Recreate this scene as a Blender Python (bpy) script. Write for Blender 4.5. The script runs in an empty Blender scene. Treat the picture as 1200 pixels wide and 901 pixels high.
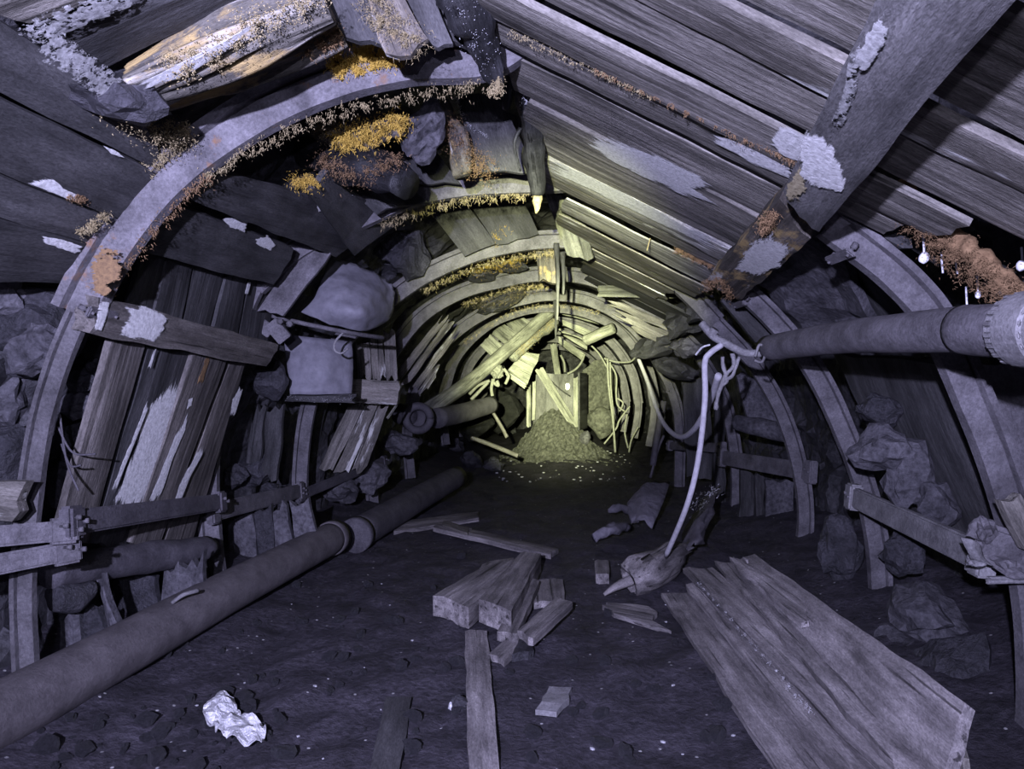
import bpy, bmesh, math, random
from mathutils import Vector, Matrix, noise
random.seed(7)
S = bpy.context.scene
COL = S.collection
F, CX, CY, CZ = 850.0, 600.0, 450.5, 1.5
V = Vector

# ------------------------------------------------------------------ geometry of the drift
def P(px, py, Y):
    return V(((px-CX)/F*Y, Y, CZ+(CY-py)/F*Y))

class Plane:
    def __init__(s, A, u, v):
        s.A = V(A); s.n = V(u).cross(V(v)).normalized()
        if s.n.dot(V((0, 0, CZ))-s.A) < 0: s.n = -s.n
    def hit(s, px, py, d=0.0):
        o = V((0, 0, CZ)); r = V(((px-CX)/F, 1, (CY-py)/F))
        t = ((s.A+s.n*d)-o).dot(s.n)/r.dot(s.n)
        return o+r*t

def axis(Y): return .065*Y
RIDGE = (-.094, 3.2, 2.965)
PL = {
 'R':  Plane(RIDGE, (.142, 1, -.0115), (1, 0, -.5)),
 'L':  Plane((-.094, 3.2, 3.1), (.1, 1, -.0115), (1, 0, .4)),
 'WU': Plane((-2.0, 3.2, 1.9), (.05, 1, -.011), (.7, 0, .8)),
 'WL': Plane((-1.92, 3.46, 1.7), (.03, 1, -.011), (.22, 0, 1)),
 'WR': Plane((2.35, 4.2, .9), (.065, 1, -.011), (-.25, 0, 1)),
 'RU': Plane((2.2, 4.2, 1.75), (.065, 1, -.011), (-.8, 0, .7)),
 'F':  Plane((0, 0, 0), (0, 1, -.011), (1, 0, 0)),
}
def at(px, py, s, d=0.0):
    if isinstance(s, str): return PL[s].hit(px, py, d)
    return P(px, py, s-d)

# ------------------------------------------------------------------ materials
def newmat(name):
    m = bpy.data.materials.new(name); m.use_nodes = True
    nt = m.node_tree; b = nt.nodes['Principled BSDF']
    return m, nt, b
def N(nt, t, **kw):
    n = nt.nodes.new(t)
    for k, v in kw.items():
        if k in n.inputs: n.inputs[k].default_value = v
        else: setattr(n, k, v)
    return n
def coords(nt, scale, seeded=True):
    tc = N(nt, 'ShaderNodeTexCoord'); out = tc.outputs['Object']
    if seeded:
        oi = N(nt, 'ShaderNodeObjectInfo'); mu = N(nt, 'ShaderNodeMath', operation='MULTIPLY'); mu.inputs[1].default_value = 57.0
        nt.links.new(oi.outputs['Random'], mu.inputs[0])
        ad = N(nt, 'ShaderNodeVectorMath', operation='ADD')
        nt.links.new(out, ad.inputs[0]); nt.links.new(mu.outputs[0], ad.inputs[1]); out = ad.outputs[0]
    mp = N(nt, 'ShaderNodeMapping'); mp.inputs['Scale'].default_value = scale
    nt.links.new(out, mp.inputs['Vector'])
    return mp.outputs[0]
def tex(nt, scale, sc=1.0, detail=6.0, rough=.6, seeded=True):
    n = N(nt, 'ShaderNodeTexNoise'); n.inputs['Scale'].default_value = sc
    n.inputs['Detail'].default_value = detail; n.inputs['Roughness'].default_value = rough
    nt.links.new(coords(nt, scale, seeded), n.inputs['Vector']); return n.outputs['Fac']
def ramp(nt, fac, stops):
    r = N(nt, 'ShaderNodeValToRGB'); e = r.color_ramp.elements
    while len(e) < len(stops): e.new(.5)
    for el, (p, c) in zip(e, stops):
        el.position = p; el.color = (c[0], c[1], c[2], 1) if not isinstance(c, float) else (c, c, c, 1)
    nt.links.new(fac, r.inputs[0]); return r.outputs[0]
def mix(nt, fac, a, b, mode='MIX'):
    m = N(nt, 'ShaderNodeMixRGB', blend_type=mode)
    for i, x in enumerate((fac, a, b)):
        if hasattr(x, 'links') or hasattr(x, 'is_linked'): nt.links.new(x, m.inputs[i])
        elif i == 0: m.inputs[0].default_value = x
        else: m.inputs[i].default_value = (x[0], x[1], x[2], 1)
    return m.outputs[0]
def bump(nt, b, h, strength=.5, dist=.01):
    n = N(nt, 'ShaderNodeBump'); n.inputs['Strength'].default_value = strength; n.inputs['Distance'].default_value = dist
    nt.links.new(h, n.inputs['Height']); nt.links.new(n.outputs[0], b.inputs['Normal'])

def wood(name, dark, mid, light, fungus=0.0, fcol=(.6, .6, .58), orange=0.0, rough=.8, grain=1.0, crack=.85):
    m, nt, b = newmat(name)
    g = tex(nt, (1.0, 22*grain, 22*grain), 1.0, 10, .62)
    ck = tex(nt, (.9, 34, 34), 1.0, 5, .55)
    st = tex(nt, (1.6, 5, 5), 1.0, 6, .65)
    c = ramp(nt, g, [(.25, dark), (.5, mid), (.78, light)])
    c = mix(nt, 1.0, c, ramp(nt, st, [(.3, .3), (.5, .85), (.72, 1.55)]), 'MULTIPLY')
    fine = tex(nt, (45, 130, 130), 1.0, 5, .7)
    c = mix(nt, .5, c, ramp(nt, fine, [(.36, .35), (.68, 1.6)]), 'MULTIPLY')
    c = mix(nt, crack, c, ramp(nt, ck, [(.33, .12), (.41, 1.0)]), 'MULTIPLY')
    if fungus:
        f = tex(nt, (1.3, 7, 7), 1.0, 7, .65)
        f = ramp(nt, f, [(.68-fungus*.25, 0.0), (.74-fungus*.25, 1.0)])
        c = mix(nt, f, c, fcol)
    if orange:
        f = tex(nt, (3, 6, 6), 1.0, 7, .7)
        f = ramp(nt, f, [(.66-orange*.25, 0.0), (.76-orange*.25, 1.0)])
        c = mix(nt, f, c, (.34, .25, .11))
    nt.links.new(c, b.inputs['Base Color']); b.inputs['Roughness'].default_value = rough
    b.inputs['Specular IOR Level'].default_value = .25
    bump(nt, b, mix(nt, .2, mix(nt, .4, g, ck), fine), 1.0, .018)
    return m
def steel(name, a, bcol, rust=.0, rough=.7, fine=1.0):
    m, nt, b = newmat(name)
    n1 = tex(nt, (6, 6, 6), 1.0, 9, .68); n2 = tex(nt, (70, 70, 70), 1.0, 6, .75)
    c = ramp(nt, n1, [(.3, [x*.7 for x in a]), (.7, [x*1.12 for x in bcol])])
    c = mix(nt, .55*fine, c, ramp(nt, n2, [(.35, .4), (.65, 1.5)]), 'MULTIPLY')
    if rust:
        r = tex(nt, (7, 7, 7), 1.0, 7, .7)
        c = mix(nt, ramp(nt, r, [(.66-rust*.3, 0.0), (.78-rust*.3, .85)]), c, (.2, .1, .04))
    nt.links.new(c, b.inputs['Base Color']); b.inputs['Roughness'].default_value = rough
    b.inputs['Specular IOR Level'].default_value = .3
    bump(nt, b, mix(nt, .5, n1, n2), .6, .02)
    return m
def rock(name, a, bcol, sc=6, rough=.6, spec=.35, sparkle=0.0, seeded=True, bs=.9):
    m, nt, b = newmat(name)
    n1 = tex(nt, (sc, sc, sc), 1.0, 9, .65, seeded); n2 = tex(nt, (sc*9,)*3, 1.0, 6, .7, seeded)
    c = ramp(nt, n1, [(.32, a), (.68, bcol)])
    c = mix(nt, .7, c, ramp(nt, n2, [(.35, .3), (.65, 1.6)]), 'MULTIPLY')
    if sparkle:
        v = N(nt, 'ShaderNodeTexVoronoi'); v.inputs['Scale'].default_value = 22
        nt.links.new(coords(nt, (1, 1, 1), seeded), v.inputs['Vector'])
        v2 = N(nt, 'ShaderNodeSeparateColor'); nt.links.new(v.outputs['Color'], v2.inputs[0])
        pick = ramp(nt, v2.outputs[0], [(.93, 0.0), (.94, 1.0)])
        dot = ramp(nt, v.outputs['Distance'], [(.12, 1.0), (.2, 0.0)])
        c = mix(nt, mix(nt, 1.0, pick, dot, 'MULTIPLY'), c, (sparkle,)*3)
    nt.links.new(c, b.inputs['Base Color']); b.inputs['Roughness'].default_value = rough
    b.inputs['Specular IOR Level'].default_value = spec
    h = mix(nt, .45, n1, n2)
    bump(nt, b, h, bs, .05)
    return m
def plain(name, c0, c1, sc=20, rough=.8, spec=.2, metal=0.0, bs=.4, bd=.01):
    m, nt, b = newmat(name)
    n1 = tex(nt, (sc,)*3, 1.0, 7, .65)
    nt.links.new(ramp(nt, n1, [(.3, c0), (.7, c1)]), b.inputs['Base Color'])
    b.inputs['Roughness'].default_value = rough; b.inputs['Metallic'].default_value = metal
    b.inputs['Specular IOR Level'].default_value = spec
    bump(nt, b, n1, bs, bd); return m

M = {
 'wgrey':  wood('weathered grey wood', (.05, .047, .043), (.16, .15, .135), (.33, .31, .285)),
 'wgreyf': wood('weathered grey wood with mould film', (.06, .055, .05), (.15, .14, .125), (.27, .25, .23), fungus=.38, fcol=(.5, .5, .48)),
 'wpale':  wood('pale mouldy wood', (.11, .105, .095), (.28, .27, .25), (.5, .49, .45), fungus=.42, fcol=(.66, .66, .62)),
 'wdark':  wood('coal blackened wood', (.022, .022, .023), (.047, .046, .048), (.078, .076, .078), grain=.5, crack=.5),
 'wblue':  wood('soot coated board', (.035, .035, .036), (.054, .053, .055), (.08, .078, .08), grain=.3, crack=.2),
 'wdust':  wood('dust filmed plank', (.07, .069, .07), (.11, .107, .108), (.16, .155, .155), grain=.3, crack=.15),
 'wbrown': wood('brown damp wood', (.045, .041, .038), (.112, .102, .095), (.19, .176, .166)),
 'wmould': wood('moulded timber', (.03, .028, .025), (.09, .08, .07), (.2, .18, .15), fungus=.3, orange=.55),
 'wfloor': wood('dusty board', (.08, .073, .075), (.2, .185, .185), (.37, .345, .34), grain=.8),
 'wyel':   wood('bare pale timber', (.1, .1, .085), (.2, .2, .17), (.34, .34, .29)),
 'wblack': wood('charred black timber', (.008, .008, .008), (.02, .02, .022), (.06, .06, .065), rough=.45, grain=.6),
 'steel':  steel('dust coated steel', (.06, .056, .062), (.135, .128, .14)),
 'dsteel': steel('darker steel', (.035, .033, .036), (.095, .09, .097)),  # darker copy of the arch steel, for the nearest left leg
 'steelr': steel('rusted dust coated steel', (.07, .066, .072), (.165, .157, .17), rust=.25),
 'steelg': steel('grey steel', (.13, .125, .132), (.22, .215, .222)),
 'pipe':   steel('dusty pipe steel', (.07, .063, .066), (.11, .1, .104), fine=.6),
 'dpipe':  steel('dark pipe steel', (.05, .046, .055), (.085, .08, .09)),
 'shell':  rock('coal and shale face', (.014, .014, .016), (.075, .073, .08), 2.2, .6, .3, seeded=False),
 'coal':   rock('coal lump', (.016, .016, .019), (.06, .058, .068), 6, .5, .4),
 'shale':  rock('dusty shale', (.035, .034, .039), (.105, .101, .113), 3, .75, .2, bs=.7),
 'floor':  rock('trampled coal floor', (.02, .0185, .023), (.062, .056, .07), 3.2, .7, .3, sparkle=.45, seeded=False),  # flash tint put into the floor colour as a faint purple
 'pitch':  rock('coal darkened as unlit', (.004, .004, .004), (.016, .016, .016), 5, .7, .2),  # coal darkened in colour so the opening stays black under the beam
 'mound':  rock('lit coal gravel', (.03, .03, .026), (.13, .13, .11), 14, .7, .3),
 'wlog':   wood('mould covered log', (.05, .045, .04), (.16, .15, .13), (.3, .28, .25), fungus=.55, fcol=(.42, .4, .36), orange=.66, rough=1.0),
 'white':  plain('white mould film', (.34, .34, .35), (.72, .72, .74), 45, .9, .1, bs=.7),
 'orange': plain('orange mould', (.32, .2, .035), (.58, .4, .09), 60, .9, .1),
 'rusty':  plain('brown mould', (.1, .06, .032), (.27, .175, .095), 40, .9, .1),
 'tan':    plain('tan mould', (.16, .12, .06), (.4, .34, .2), 60, .9, .1),
 'ice':    plain('white fungus drip', (.7, .7, .75), (.9, .9, .95), 30, .5, .3),
 'rubber': plain('grey rubber sheet', (.13, .128, .15), (.23, .225, .26), 9, .65, .3, bs=.25, bd=.03),
 'hose':   plain('pale hose', (.28, .27, .3), (.42, .41, .44), 25, .7),
 'cable':  plain('dusty cable', (.1, .1, .085), (.2, .2, .17), 25, .8),
 'foil':   plain('crumpled foil', (.45, .45, .47), (.85, .85, .88), 22, .35, .5, .35, 1.0, .03),
 'rag':    plain('dusty rag', (.1, .095, .11), (.2, .19, .22), 12, .9, .1, bs=.9, bd=.03),
 'chip':   plain('pale stone chip', (.25, .25, .27), (.5, .5, .52), 30, .6, .4),
}

def film(name, c0, c1, sc=(5, 30, 30), soft=.45):
    """crust that thins out into flakes towards its rim"""
    m = plain(name, c0, c1, 60, .9, .1, bs=.3); nt = m.node_tree; b = nt.nodes['Principled BSDF']
    a = N(nt, 'ShaderNodeAttribute', attribute_name='rim')
    n1 = tex(nt, sc, 1.0, 9, .7)
    k = N(nt, 'ShaderNodeMath', operation='MULTIPLY_ADD'); k.inputs[1].default_value = soft*2.2; k.inputs[2].default_value = -soft*1.1
    nt.links.new(n1, k.inputs[0])
    s = N(nt, 'ShaderNodeMath', operation='ADD'); nt.links.new(a.outputs['Fac'], s.inputs[0]); nt.links.new(k.outputs[0], s.inputs[1])
    nt.links.new(ramp(nt, s.outputs[0], [(.74, 1.0), (.82, 0.0)]), b.inputs['Alpha'])
    return m
MOULD = {'white': film('white mould crust', (.34, .34, .34), (.72, .72, .72)), 'rusty': film('brown mould crust', (.1, .065, .04), (.22, .14, .07), (12, 25, 25), 1.0),
         'wgreyf': film('grey mould crust', (.2, .2, .2), (.42, .42, .42), (14, 24, 24), 1.2), 'tan': film('tan mould crust', (.2, .17, .1), (.42, .37, .25), (14, 30, 30), 1.1), 'fleck': film('white mould flecks', (.1, .1, .1), (.36, .36, .36), (34, 48, 48), 3.4)}

# ------------------------------------------------------------------ object helpers
def tag(o, label=None, cat=None, grp=None, kind=None):
    if label: o['label'] = label
    if cat:
        o['category'] = cat; o['kind'] = kind or 'thing'
    if grp: o['group'] = grp
    if kind: o['kind'] = kind
    return o
def link(name, me, mat, parent=None, mtx=None):
    o = bpy.data.objects.new(name, me); COL.objects.link(o)
    if mat: me.materials.append(M[mat] if isinstance(mat, str) else mat)
    if mtx is not None: o.matrix_world = mtx
    if parent is not None:
        o.parent = parent
        o.matrix_basis = PARM(parent).inverted() @ (mtx if mtx is not None else Matrix())
    MW[o.name] = mtx.copy() if mtx is not None else Matrix()
    return o
MW = {}
def PARM(o): return MW.get(o.name, Matrix())
def thing(name, label, cat, loc, grp=None):
    o = bpy.data.objects.new(name, None); COL.objects.link(o); o.empty_display_size = .1
    o.location = loc; MW[o.name] = Matrix.Translation(V(loc))
    return tag(o, label, cat, grp)
def mesh(name, vs, fs, smooth=False):
    me = bpy.data.meshes.new(name); me.from_pydata([tuple(v) for v in vs], [], fs); me.validate()
    bm = bmesh.new(); bm.from_mesh(me); bmesh.ops.recalc_face_normals(bm, faces=bm.faces); bm.to_mesh(me); bm.free()
    if smooth:
        for p in me.polygons: p.use_smooth = True
    return me
def frame(o, x, z):
    x = V(x).normalized(); y = V(z).cross(x).normalized(); z = x.cross(y)
    m = Matrix((x, y, z)).transposed().to_4x4(); m.translation = o
    return m
def nz(p, s=1.0): return noise.noise(V(p)*s)

def board(name, label, cat, C, mat, t=.03, grp=None, rag=.006, splinter=.02, warp=.004, parent=None, K=5, seg=.09):
    """C = a0, a1, b0, b1 (world); a0-b0 and a1-b1 are the long edges; thickness goes away from the viewer"""
    a0, a1, b0, b1 = C
    ctr = (a0+a1+b0+b1)/4; x = ((b0+b1)-(a0+a1))
    n = (b1-a0).cross(b0-a1).normalized()
    if n.dot(V((0, 0, CZ))-ctr) < 0: n = -n
    L = x.length/2; ns = max(5, min(40, int(L/seg)))
    mt = frame(ctr, x, n); inv = mt.inverted(); R = random.uniform(0, 99)
    q = [inv @ p for p in C]; vs = []; fs = []
    ea = [random.uniform(-1, 1)*splinter for _ in range(K)]; eb = [random.uniform(-1, 1)*splinter for _ in range(K)]
    ch = min(.25*t, .006)
    for i in range(ns+1):
        s = i/ns
        l = q[0].lerp(q[2], s); r = q[1].lerp(q[3], s)
        l = l+(l-r).normalized()*nz((R, s*L*4, 0))*rag*2; r = r+(r-l).normalized()*nz((R, s*L*4, 9))*rag*2
        for side in (0, 1):
            for k in range(K):
                u = k/(K-1) if side == 0 else 1-k/(K-1)
                p = l.lerp(r, u)
                w = nz((s*L*1.5, u*2, R))*warp*2+nz((s*L*6, u*8, R+5))*warp
                z = p.z+w-(0 if side == 0 else t)
                if side == 0 and k in (0, K-1): z -= ch
                kk = k if side == 0 else K-1-k
                p = V((p.x+(ea[kk] if i == 0 else eb[kk] if i == ns else 0), p.y, z))
                vs.append(p)
    W = 2*K
    for i in range(ns):
        for k in range(W):
            fs.append((i*W+k, i*W+(k+1) % W, (i+1)*W+(k+1) % W, (i+1)*W+k))
    for i in (0, ns):
        for k in range(K-1):
            fs.append((i*W+k, i*W+k+1, i*W+W-2-k, i*W+W-1-k))
    o = link(name, mesh(name, vs, fs), mat, parent, mt)
    if parent is None: tag(o, label, cat, grp)
    return o
def Q(name, label, cat, pts, s, mat, t=.03, grp=None, d=0.0, **kw):
    if isinstance(s, (tuple, list)): C = [at(p[0], p[1], y, d) for p, y in zip(pts, s)]
    else: C = [at(p[0], p[1], s, d) for p in pts]
    return board(name, label, cat, C, mat, t, grp, **kw)

def smoothpath(pts, n=8):
    out = []
    pts = [V(p) for p in pts]
    for i in range(len(pts)-1):
        p0 = pts[max(i-1, 0)]; p1 = pts[i]; p2 = pts[i+1]; p3 = pts[min(i+2, len(pts)-1)]
        for k in range(n):
            t = k/n
            out.append(.5*((2*p1)+(p2-p0)*t+(2*p0-5*p1+4*p2-p3)*t*t+(3*p1-p0-3*p2+p3)*t**3))
    out.append(pts[-1]); return out
def tube(name, pts, r, mat, parent=None, seg=14, rough=0.0, n=6, sub=True, bore=0.0, rs=6.0, ridge=False, flat=False):
    """a round bar, log, hose or pipe along world points; r = radius or list; bore > 0 opens both ends"""
    path = smoothpath(pts, n) if sub else [V(p) for p in pts]
    o0 = sum(path, V((0, 0, 0)))/len(path); R = random.uniform(0, 99)
    vs = []; fs = []; ref = None; L = len(path)
    rr = (lambda s: r) if not isinstance(r, (list, tuple)) else (lambda s: r[min(int(s*(len(r)-1)), len(r)-2)]*(1-(s*(len(r)-1)-min(int(s*(len(r)-1)), len(r)-2)))+r[min(int(s*(len(r)-1)), len(r)-2)+1]*(s*(len(r)-1)-min(int(s*(len(r)-1)), len(r)-2)))
    x0 = (path[-1]-path[0])
    if x0.length < 1e-4: x0 = V((1, 0, 0))
    mt = frame(o0, x0, V((0, 0, 1)) if abs(x0.normalized().z) < .95 else V((0, 1, 0))); inv = mt.inverted()
    for i, p in enumerate(path):
        d = (path[min(i+1, L-1)]-path[max(i-1, 0)]).normalized()
        if ref is None: ref = d.orthogonal().normalized()
        ref = (ref-d*ref.dot(d)).normalized(); bi = d.cross(ref)
        for k in range(seg):
            a = 2*math.pi*k/seg; q = ref*math.cos(a)+bi*math.sin(a)
            rad = rr(i/(L-1))*(1+rough*1.6*(nz(p*1.6+q*1.9+V((R, 0, 0)))+.5*nz(p*2.5+q*5+V((0, R, 0))) if ridge else nz(p*rs+q*.8+V((R, 0, 0)))))
            vs.append(inv @ (p+q*rad))
    for i in range(L-1):
        for k in range(seg):
            fs.append((i*seg+k, i*seg+(k+1) % seg, (i+1)*seg+(k+1) % seg, (i+1)*seg+k))
    if bore:
        for e, i in ((0, 0), (1, L-1)):
            c = inv @ path[i]; nx = inv @ path[1 if e == 0 else L-2]; b = len(vs)
            dd = (nx-c)
            if dd.length > 0: dd = dd.normalized()*min(.25, rr(0)*2)
            for k in range(seg): vs.append(c+(vs[i*seg+k]-c)*bore)
            for k in range(seg): vs.append(c+(vs[i*seg+k]-c)*bore+dd)
            vs.append(c+dd)
            for k in range(seg):
                j = (k+1) % seg
                fs.append((i*seg+k, i*seg+j, b+j, b+k)); fs.append((b+k, b+j, b+seg+j, b+seg+k)); fs.append((b+seg+k, b+seg+j, b+2*seg))
    else:
        for i in (0, L-1):
            b = len(vs); c = inv @ path[i]; vs.append(c)
            for k in range(seg): fs.append((i*seg+k, i*seg+(k+1) % seg, b))
    return link(name, mesh(name, vs, fs, not flat), mat, parent, mt)
def T(name, label, cat, pts, r, mat, grp=None, **kw):
    return tag(tube(name, pts, r, mat, **kw), label, cat, grp)

def rockmesh(name, size, cuts=9, rough=.12, sub=3):
    bm = bmesh.new(); bmesh.ops.create_icosphere(bm, subdivisions=sub, radius=1)
    R = random.uniform(0, 99)
    pl = [(V((random.gauss(0, 1), random.gauss(0, 1), random.gauss(0, 1))).normalized(), random.uniform(.55, .85)) for _ in range(cuts)]
    for v in bm.verts:
        p = v.co.copy()
        for n, d in pl:
            k = p.dot(n)
            if k > d: p -= n*(k-d)
        p += v.co*nz(p*2.5+V((R, 0, 0)))*rough
        v.co = V((p.x*size[0], p.y*size[1], p.z*size[2]))
    me = bpy.data.meshes.new(name); bm.to_mesh(me); bm.free(); return me
def lump(name, label, cat, loc, size, mat='coal', grp=None, rot=None, cuts=9, rough=.12, parent=None):
    me = rockmesh(name, size, cuts, rough)
    r = rot or (random.uniform(-.4, .4), random.uniform(-.4, .4), random.uniform(0, 6))
    mt = Matrix.Translation(V(loc)) @ Matrix.Rotation(r[2], 4, 'Z') @ Matrix.Rotation(r[1], 4, 'Y') @ Matrix.Rotation(r[0], 4, 'X')
    o = link(name, me, mat, parent, mt)
    if parent is None: tag(o, label, cat, grp)
    return o

def patch(name, pts, s, mat, parent, d=.004, t=.004, jag=.06, label=None, sub=4):
    """ragged low crust on a surface: outline in the plane of that surface"""
    W = [at(p[0], p[1], s, d) for p in pts] if not isinstance(pts[0], Vector) else pts
    c = sum(W, V((0, 0, 0)))/len(W)
    n = (W[1]-W[0]).cross(W[2]-W[0]).normalized()
    if n.dot(V((0, 0, CZ))-c) < 0: n = -n
    out = []; W = [c+(p-c)*1.2 for p in W]
    for i in range(len(W)):
        a, b = W[i], W[(i+1) % len(W)]
        for k in range(sub):
            p = a.lerp(b, k/sub); out.append(p+(p-c)*random.uniform(-jag, jag)*.45*(1.6 if k % 2 else .6))
    gx = PARM(parent).to_3x3() @ V((1, 0, 0))
    gx = gx-n*gx.dot(n)
    mt = frame(c, gx if gx.length > .2 else W[1]-W[0], n); inv = mt.inverted(); m = len(out)
    vs = [inv @ p for p in out]; ring = []
    for f, h in ((1, 0), (.9, t*.6), (.6, t), (.3, t)):
        ring.append([V((v.x*f, v.y*f, v.z*f+h)) for v in vs])
    al = sum(ring, []); al.append(V((0, 0, t*1.3))); fs = []
    for j in range(3):
        for k in range(m): fs.append((j*m+k, j*m+(k+1) % m, (j+1)*m+(k+1) % m, (j+1)*m+k))
    for k in range(m): fs.append((3*m+k, 3*m+(k+1) % m, 4*m))
    me = mesh(name, al, fs); at_ = me.attributes.new('rim', 'FLOAT', 'POINT')
    for i in range(len(al)): at_.data[i].value = (1, .9, .6, .3, 0)[min(i//m, 4)]
    o = link(name, me, MOULD[mat] if mat in MOULD else mat, parent, mt)
    if label: o['label'] = label
    return o
def tufts(name, pts, mat, parent, n=140, spread=.03, length=.035, dirn=(0, -.3, -1), label=None, w=.004, jit=.6):
    """short mould fibres growing along a world path: one body of growth"""
    path = smoothpath(pts, 10) if len(pts) > 2 else [V(pts[0]).lerp(V(pts[1]), i/20) for i in range(21)]
    n = int(n*9); length *= .62; w *= .32; R = random.uniform(0, 99)
    if mat == 'chip': length *= .5; n = int(n*.6)
    o0 = path[len(path)//2]; vs = []; fs = []; dn = V(dirn).normalized()
    for _ in range(n):
        p = path[random.randrange(len(path))]
        for _t in range(9):
            q = p+V([random.gauss(0, spread) for _ in range(3)])
            if nz(q*26+V((R, 0, 0)))+.6*nz(q*70+V((R, 0, 0))) > .2: break
        p = q-o0
        d = (dn+V([random.gauss(0, jit) for _ in range(3)])).normalized()*length*random.uniform(.4, 1.4)
        a = d.orthogonal().normalized()*w*random.uniform(.7, 2); b = d.cross(a).normalized()*a.length
        k = len(vs); vs += [p+a, p-a*.5+b*.87, p-a*.5-b*.87, p+d]
        fs += [(k, k+1, k+3), (k+1, k+2, k+3), (k+2, k, k+3)]
    o = link(name, mesh(name, vs, fs), mat, parent, Matrix.Translation(o0))
    o['kind'] = 'stuff'
    if label: o['label'] = label
    return o
def sheet(name, G, mat, t=.008, parent=None, noise_amp=0.0, up=3, flat=False):
    """G = rows of world points (a coarse net), smoothed to a bent sheet with thickness"""
    rows = [smoothpath(r, up) for r in G]
    cols = list(zip(*rows)); cols = [smoothpath(c, up) for c in cols]
    g = list(zip(*cols)); h, w = len(g), len(g[0]); R = random.uniform(0, 99)
    c = g[h//2][w//2]; vs = []
    nn = (V(g[-1][0])-V(g[0][0])).cross(V(g[0][-1])-V(g[0][0])).normalized()
    if nn.dot(V((0, 0, CZ))-c) < 0: nn = -nn
    for sd in (0, 1):
        for i in range(h):
            for j in range(w):
                p = V(g[i][j]); vs.append(p-c+nn*(nz(p*9+V((R, 0, 0)))*noise_amp+nz(p*30)*noise_amp*.5)-nn*t*sd)
    fs = []; A = h*w
    for i in range(h-1):
        for j in range(w-1):
            q = (i*w+j, i*w+j+1, (i+1)*w+j+1, (i+1)*w+j)
            fs += [q, tuple(A+x for x in reversed(q))]
    for i in range(h-1):
        for j in (0, w-1): fs.append((i*w+j, (i+1)*w+j, A+(i+1)*w+j, A+i*w+j))
    for j in range(w-1):
        for i in (0, h-1): fs.append((i*w+j, i*w+j+1, A+i*w+j+1, A+i*w+j))
    return link(name, mesh(name, vs, fs, not flat), mat, parent, Matrix.Translation(c))
def box(name, c, x, z, size, mat, parent=None, bev=.006):
    """bevelled block: centre, axis x, axis z, full size"""
    bm = bmesh.new(); bmesh.ops.create_cube(bm, size=1)
    for v in bm.verts: v.co = V((v.co.x*size[0], v.co.y*size[1], v.co.z*size[2]))
    bmesh.ops.bevel(bm, geom=bm.edges[:], offset=bev, segments=2, affect='EDGES')
    me = bpy.data.meshes.new(name); bm.to_mesh(me); bm.free()
    return link(name, me, mat, parent, frame(V(c), x, z))
def bolt(c, d, parent, r=.014, l=.05, mat='steel', name='bolt'):
    d = V(d).normalized()*l
    return tube(name, [V(c)-d*.5, V(c)+d*.12, V(c)+d*.13, V(c)+d*.5], [r*.6, r*.6, r*1.2, r*1.2], mat, parent, seg=6, sub=False)

# ------------------------------------------------------------------ camera, world
cam = bpy.data.objects.new('camera', bpy.data.cameras.new('camera')); COL.objects.link(cam)
cam.location = (0, 0, CZ); cam.rotation_euler = (math.pi/2, 0, 0)
cam.data.sensor_width = 36; cam.data.lens = F/1200*36; cam.data.clip_start = .02; cam.data.clip_end = 100
S.camera = cam
w = bpy.data.worlds.new('mine dark'); S.world = w; w.use_nodes = True
w.node_tree.nodes['Background'].inputs[0].default_value = (.5, .5, .8, 1); w.node_tree.nodes['Background'].inputs[1].default_value = .0
S.view_settings.view_transform = 'Standard'; S.view_settings.look = 'None'; S.view_settings.exposure = 0.0; S.view_settings.gamma = 1.0

def lamp(name, typ, loc, power, col, target=None, size=.02, angle=60, blend=.5):
    d = bpy.data.lights.new(name, typ); d.energy = power; d.color = col; d.shadow_soft_size = size
    if typ == 'SPOT': d.spot_size = math.radians(angle); d.spot_blend = blend
    o = bpy.data.objects.new(name, d); COL.objects.link(o); o.location = loc
    if target is not None: o.rotation_euler = (V(target)-V(loc)).to_track_quat('-Z', 'Y').to_euler()
    return o
lamp('phone_flash', 'POINT', (-.1, -.7, 1.75), 130, (.66, .65, 1.0), size=.025)
lamp('headlamp_flood', 'SPOT', (-.5, -.9, 1.9), 2700, (.62, .615, 1.0), P(610, 440, 10), .03, 100, 1.0)
lamp('headlamp_beam', 'SPOT', (-.3, -.2, 1.78), 9500, (.96, 1.0, .56), P(655, 375, 10), .03, 25, 1.0)
lamp('headlamp_core', 'SPOT', (-.3, -.2, 1.78), 42000, (.95, 1.0, .56), P(652, 448, 10), .03, 17, 1.0)
# ------------------------------------------------------------------ the setting
PROF = [(-2.62, .0), (-2.66, .6), (-2.62, 1.2), (-2.45, 1.75), (-2.1, 2.3), (-1.6, 2.85), (-.9, 3.3), (0, 3.5), (.8, 3.35), (1.5, 3.0), (2.05, 2.55), (2.45, 1.9), (2.68, 1.2), (2.75, .6), (2.7, .0)]
def shell(name, i0, i1):
    prof = smoothpath([(a, 0, b) for a, b in PROF], 9)[i0*9:i1*9+1]
    ys = [-2.5+.11*k for k in range(300)]; vs = []; fs = []; m = len(prof)
    for Y in ys:
        for p in prof:
            c = V((axis(Y)+p.x, Y, p.z-.011*Y)); o = V((p.x, 0, p.z-1.3)).normalized()
            h = noise.fractal(c*.9, 1.0, 2.0, 4)*.13+noise.cell(c*3.1)*.05+abs(noise.noise(c*4))*.1
            vs.append(c+o*(h+.06))
    for j in range(len(ys)-1):
        for k in range(m-1): fs.append((j*m+k, j*m+k+1, (j+1)*m+k+1, (j+1)*m+k))
    me = mesh(name, vs, fs); return tag(link(name, me, 'shell'), kind='structure')
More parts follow.
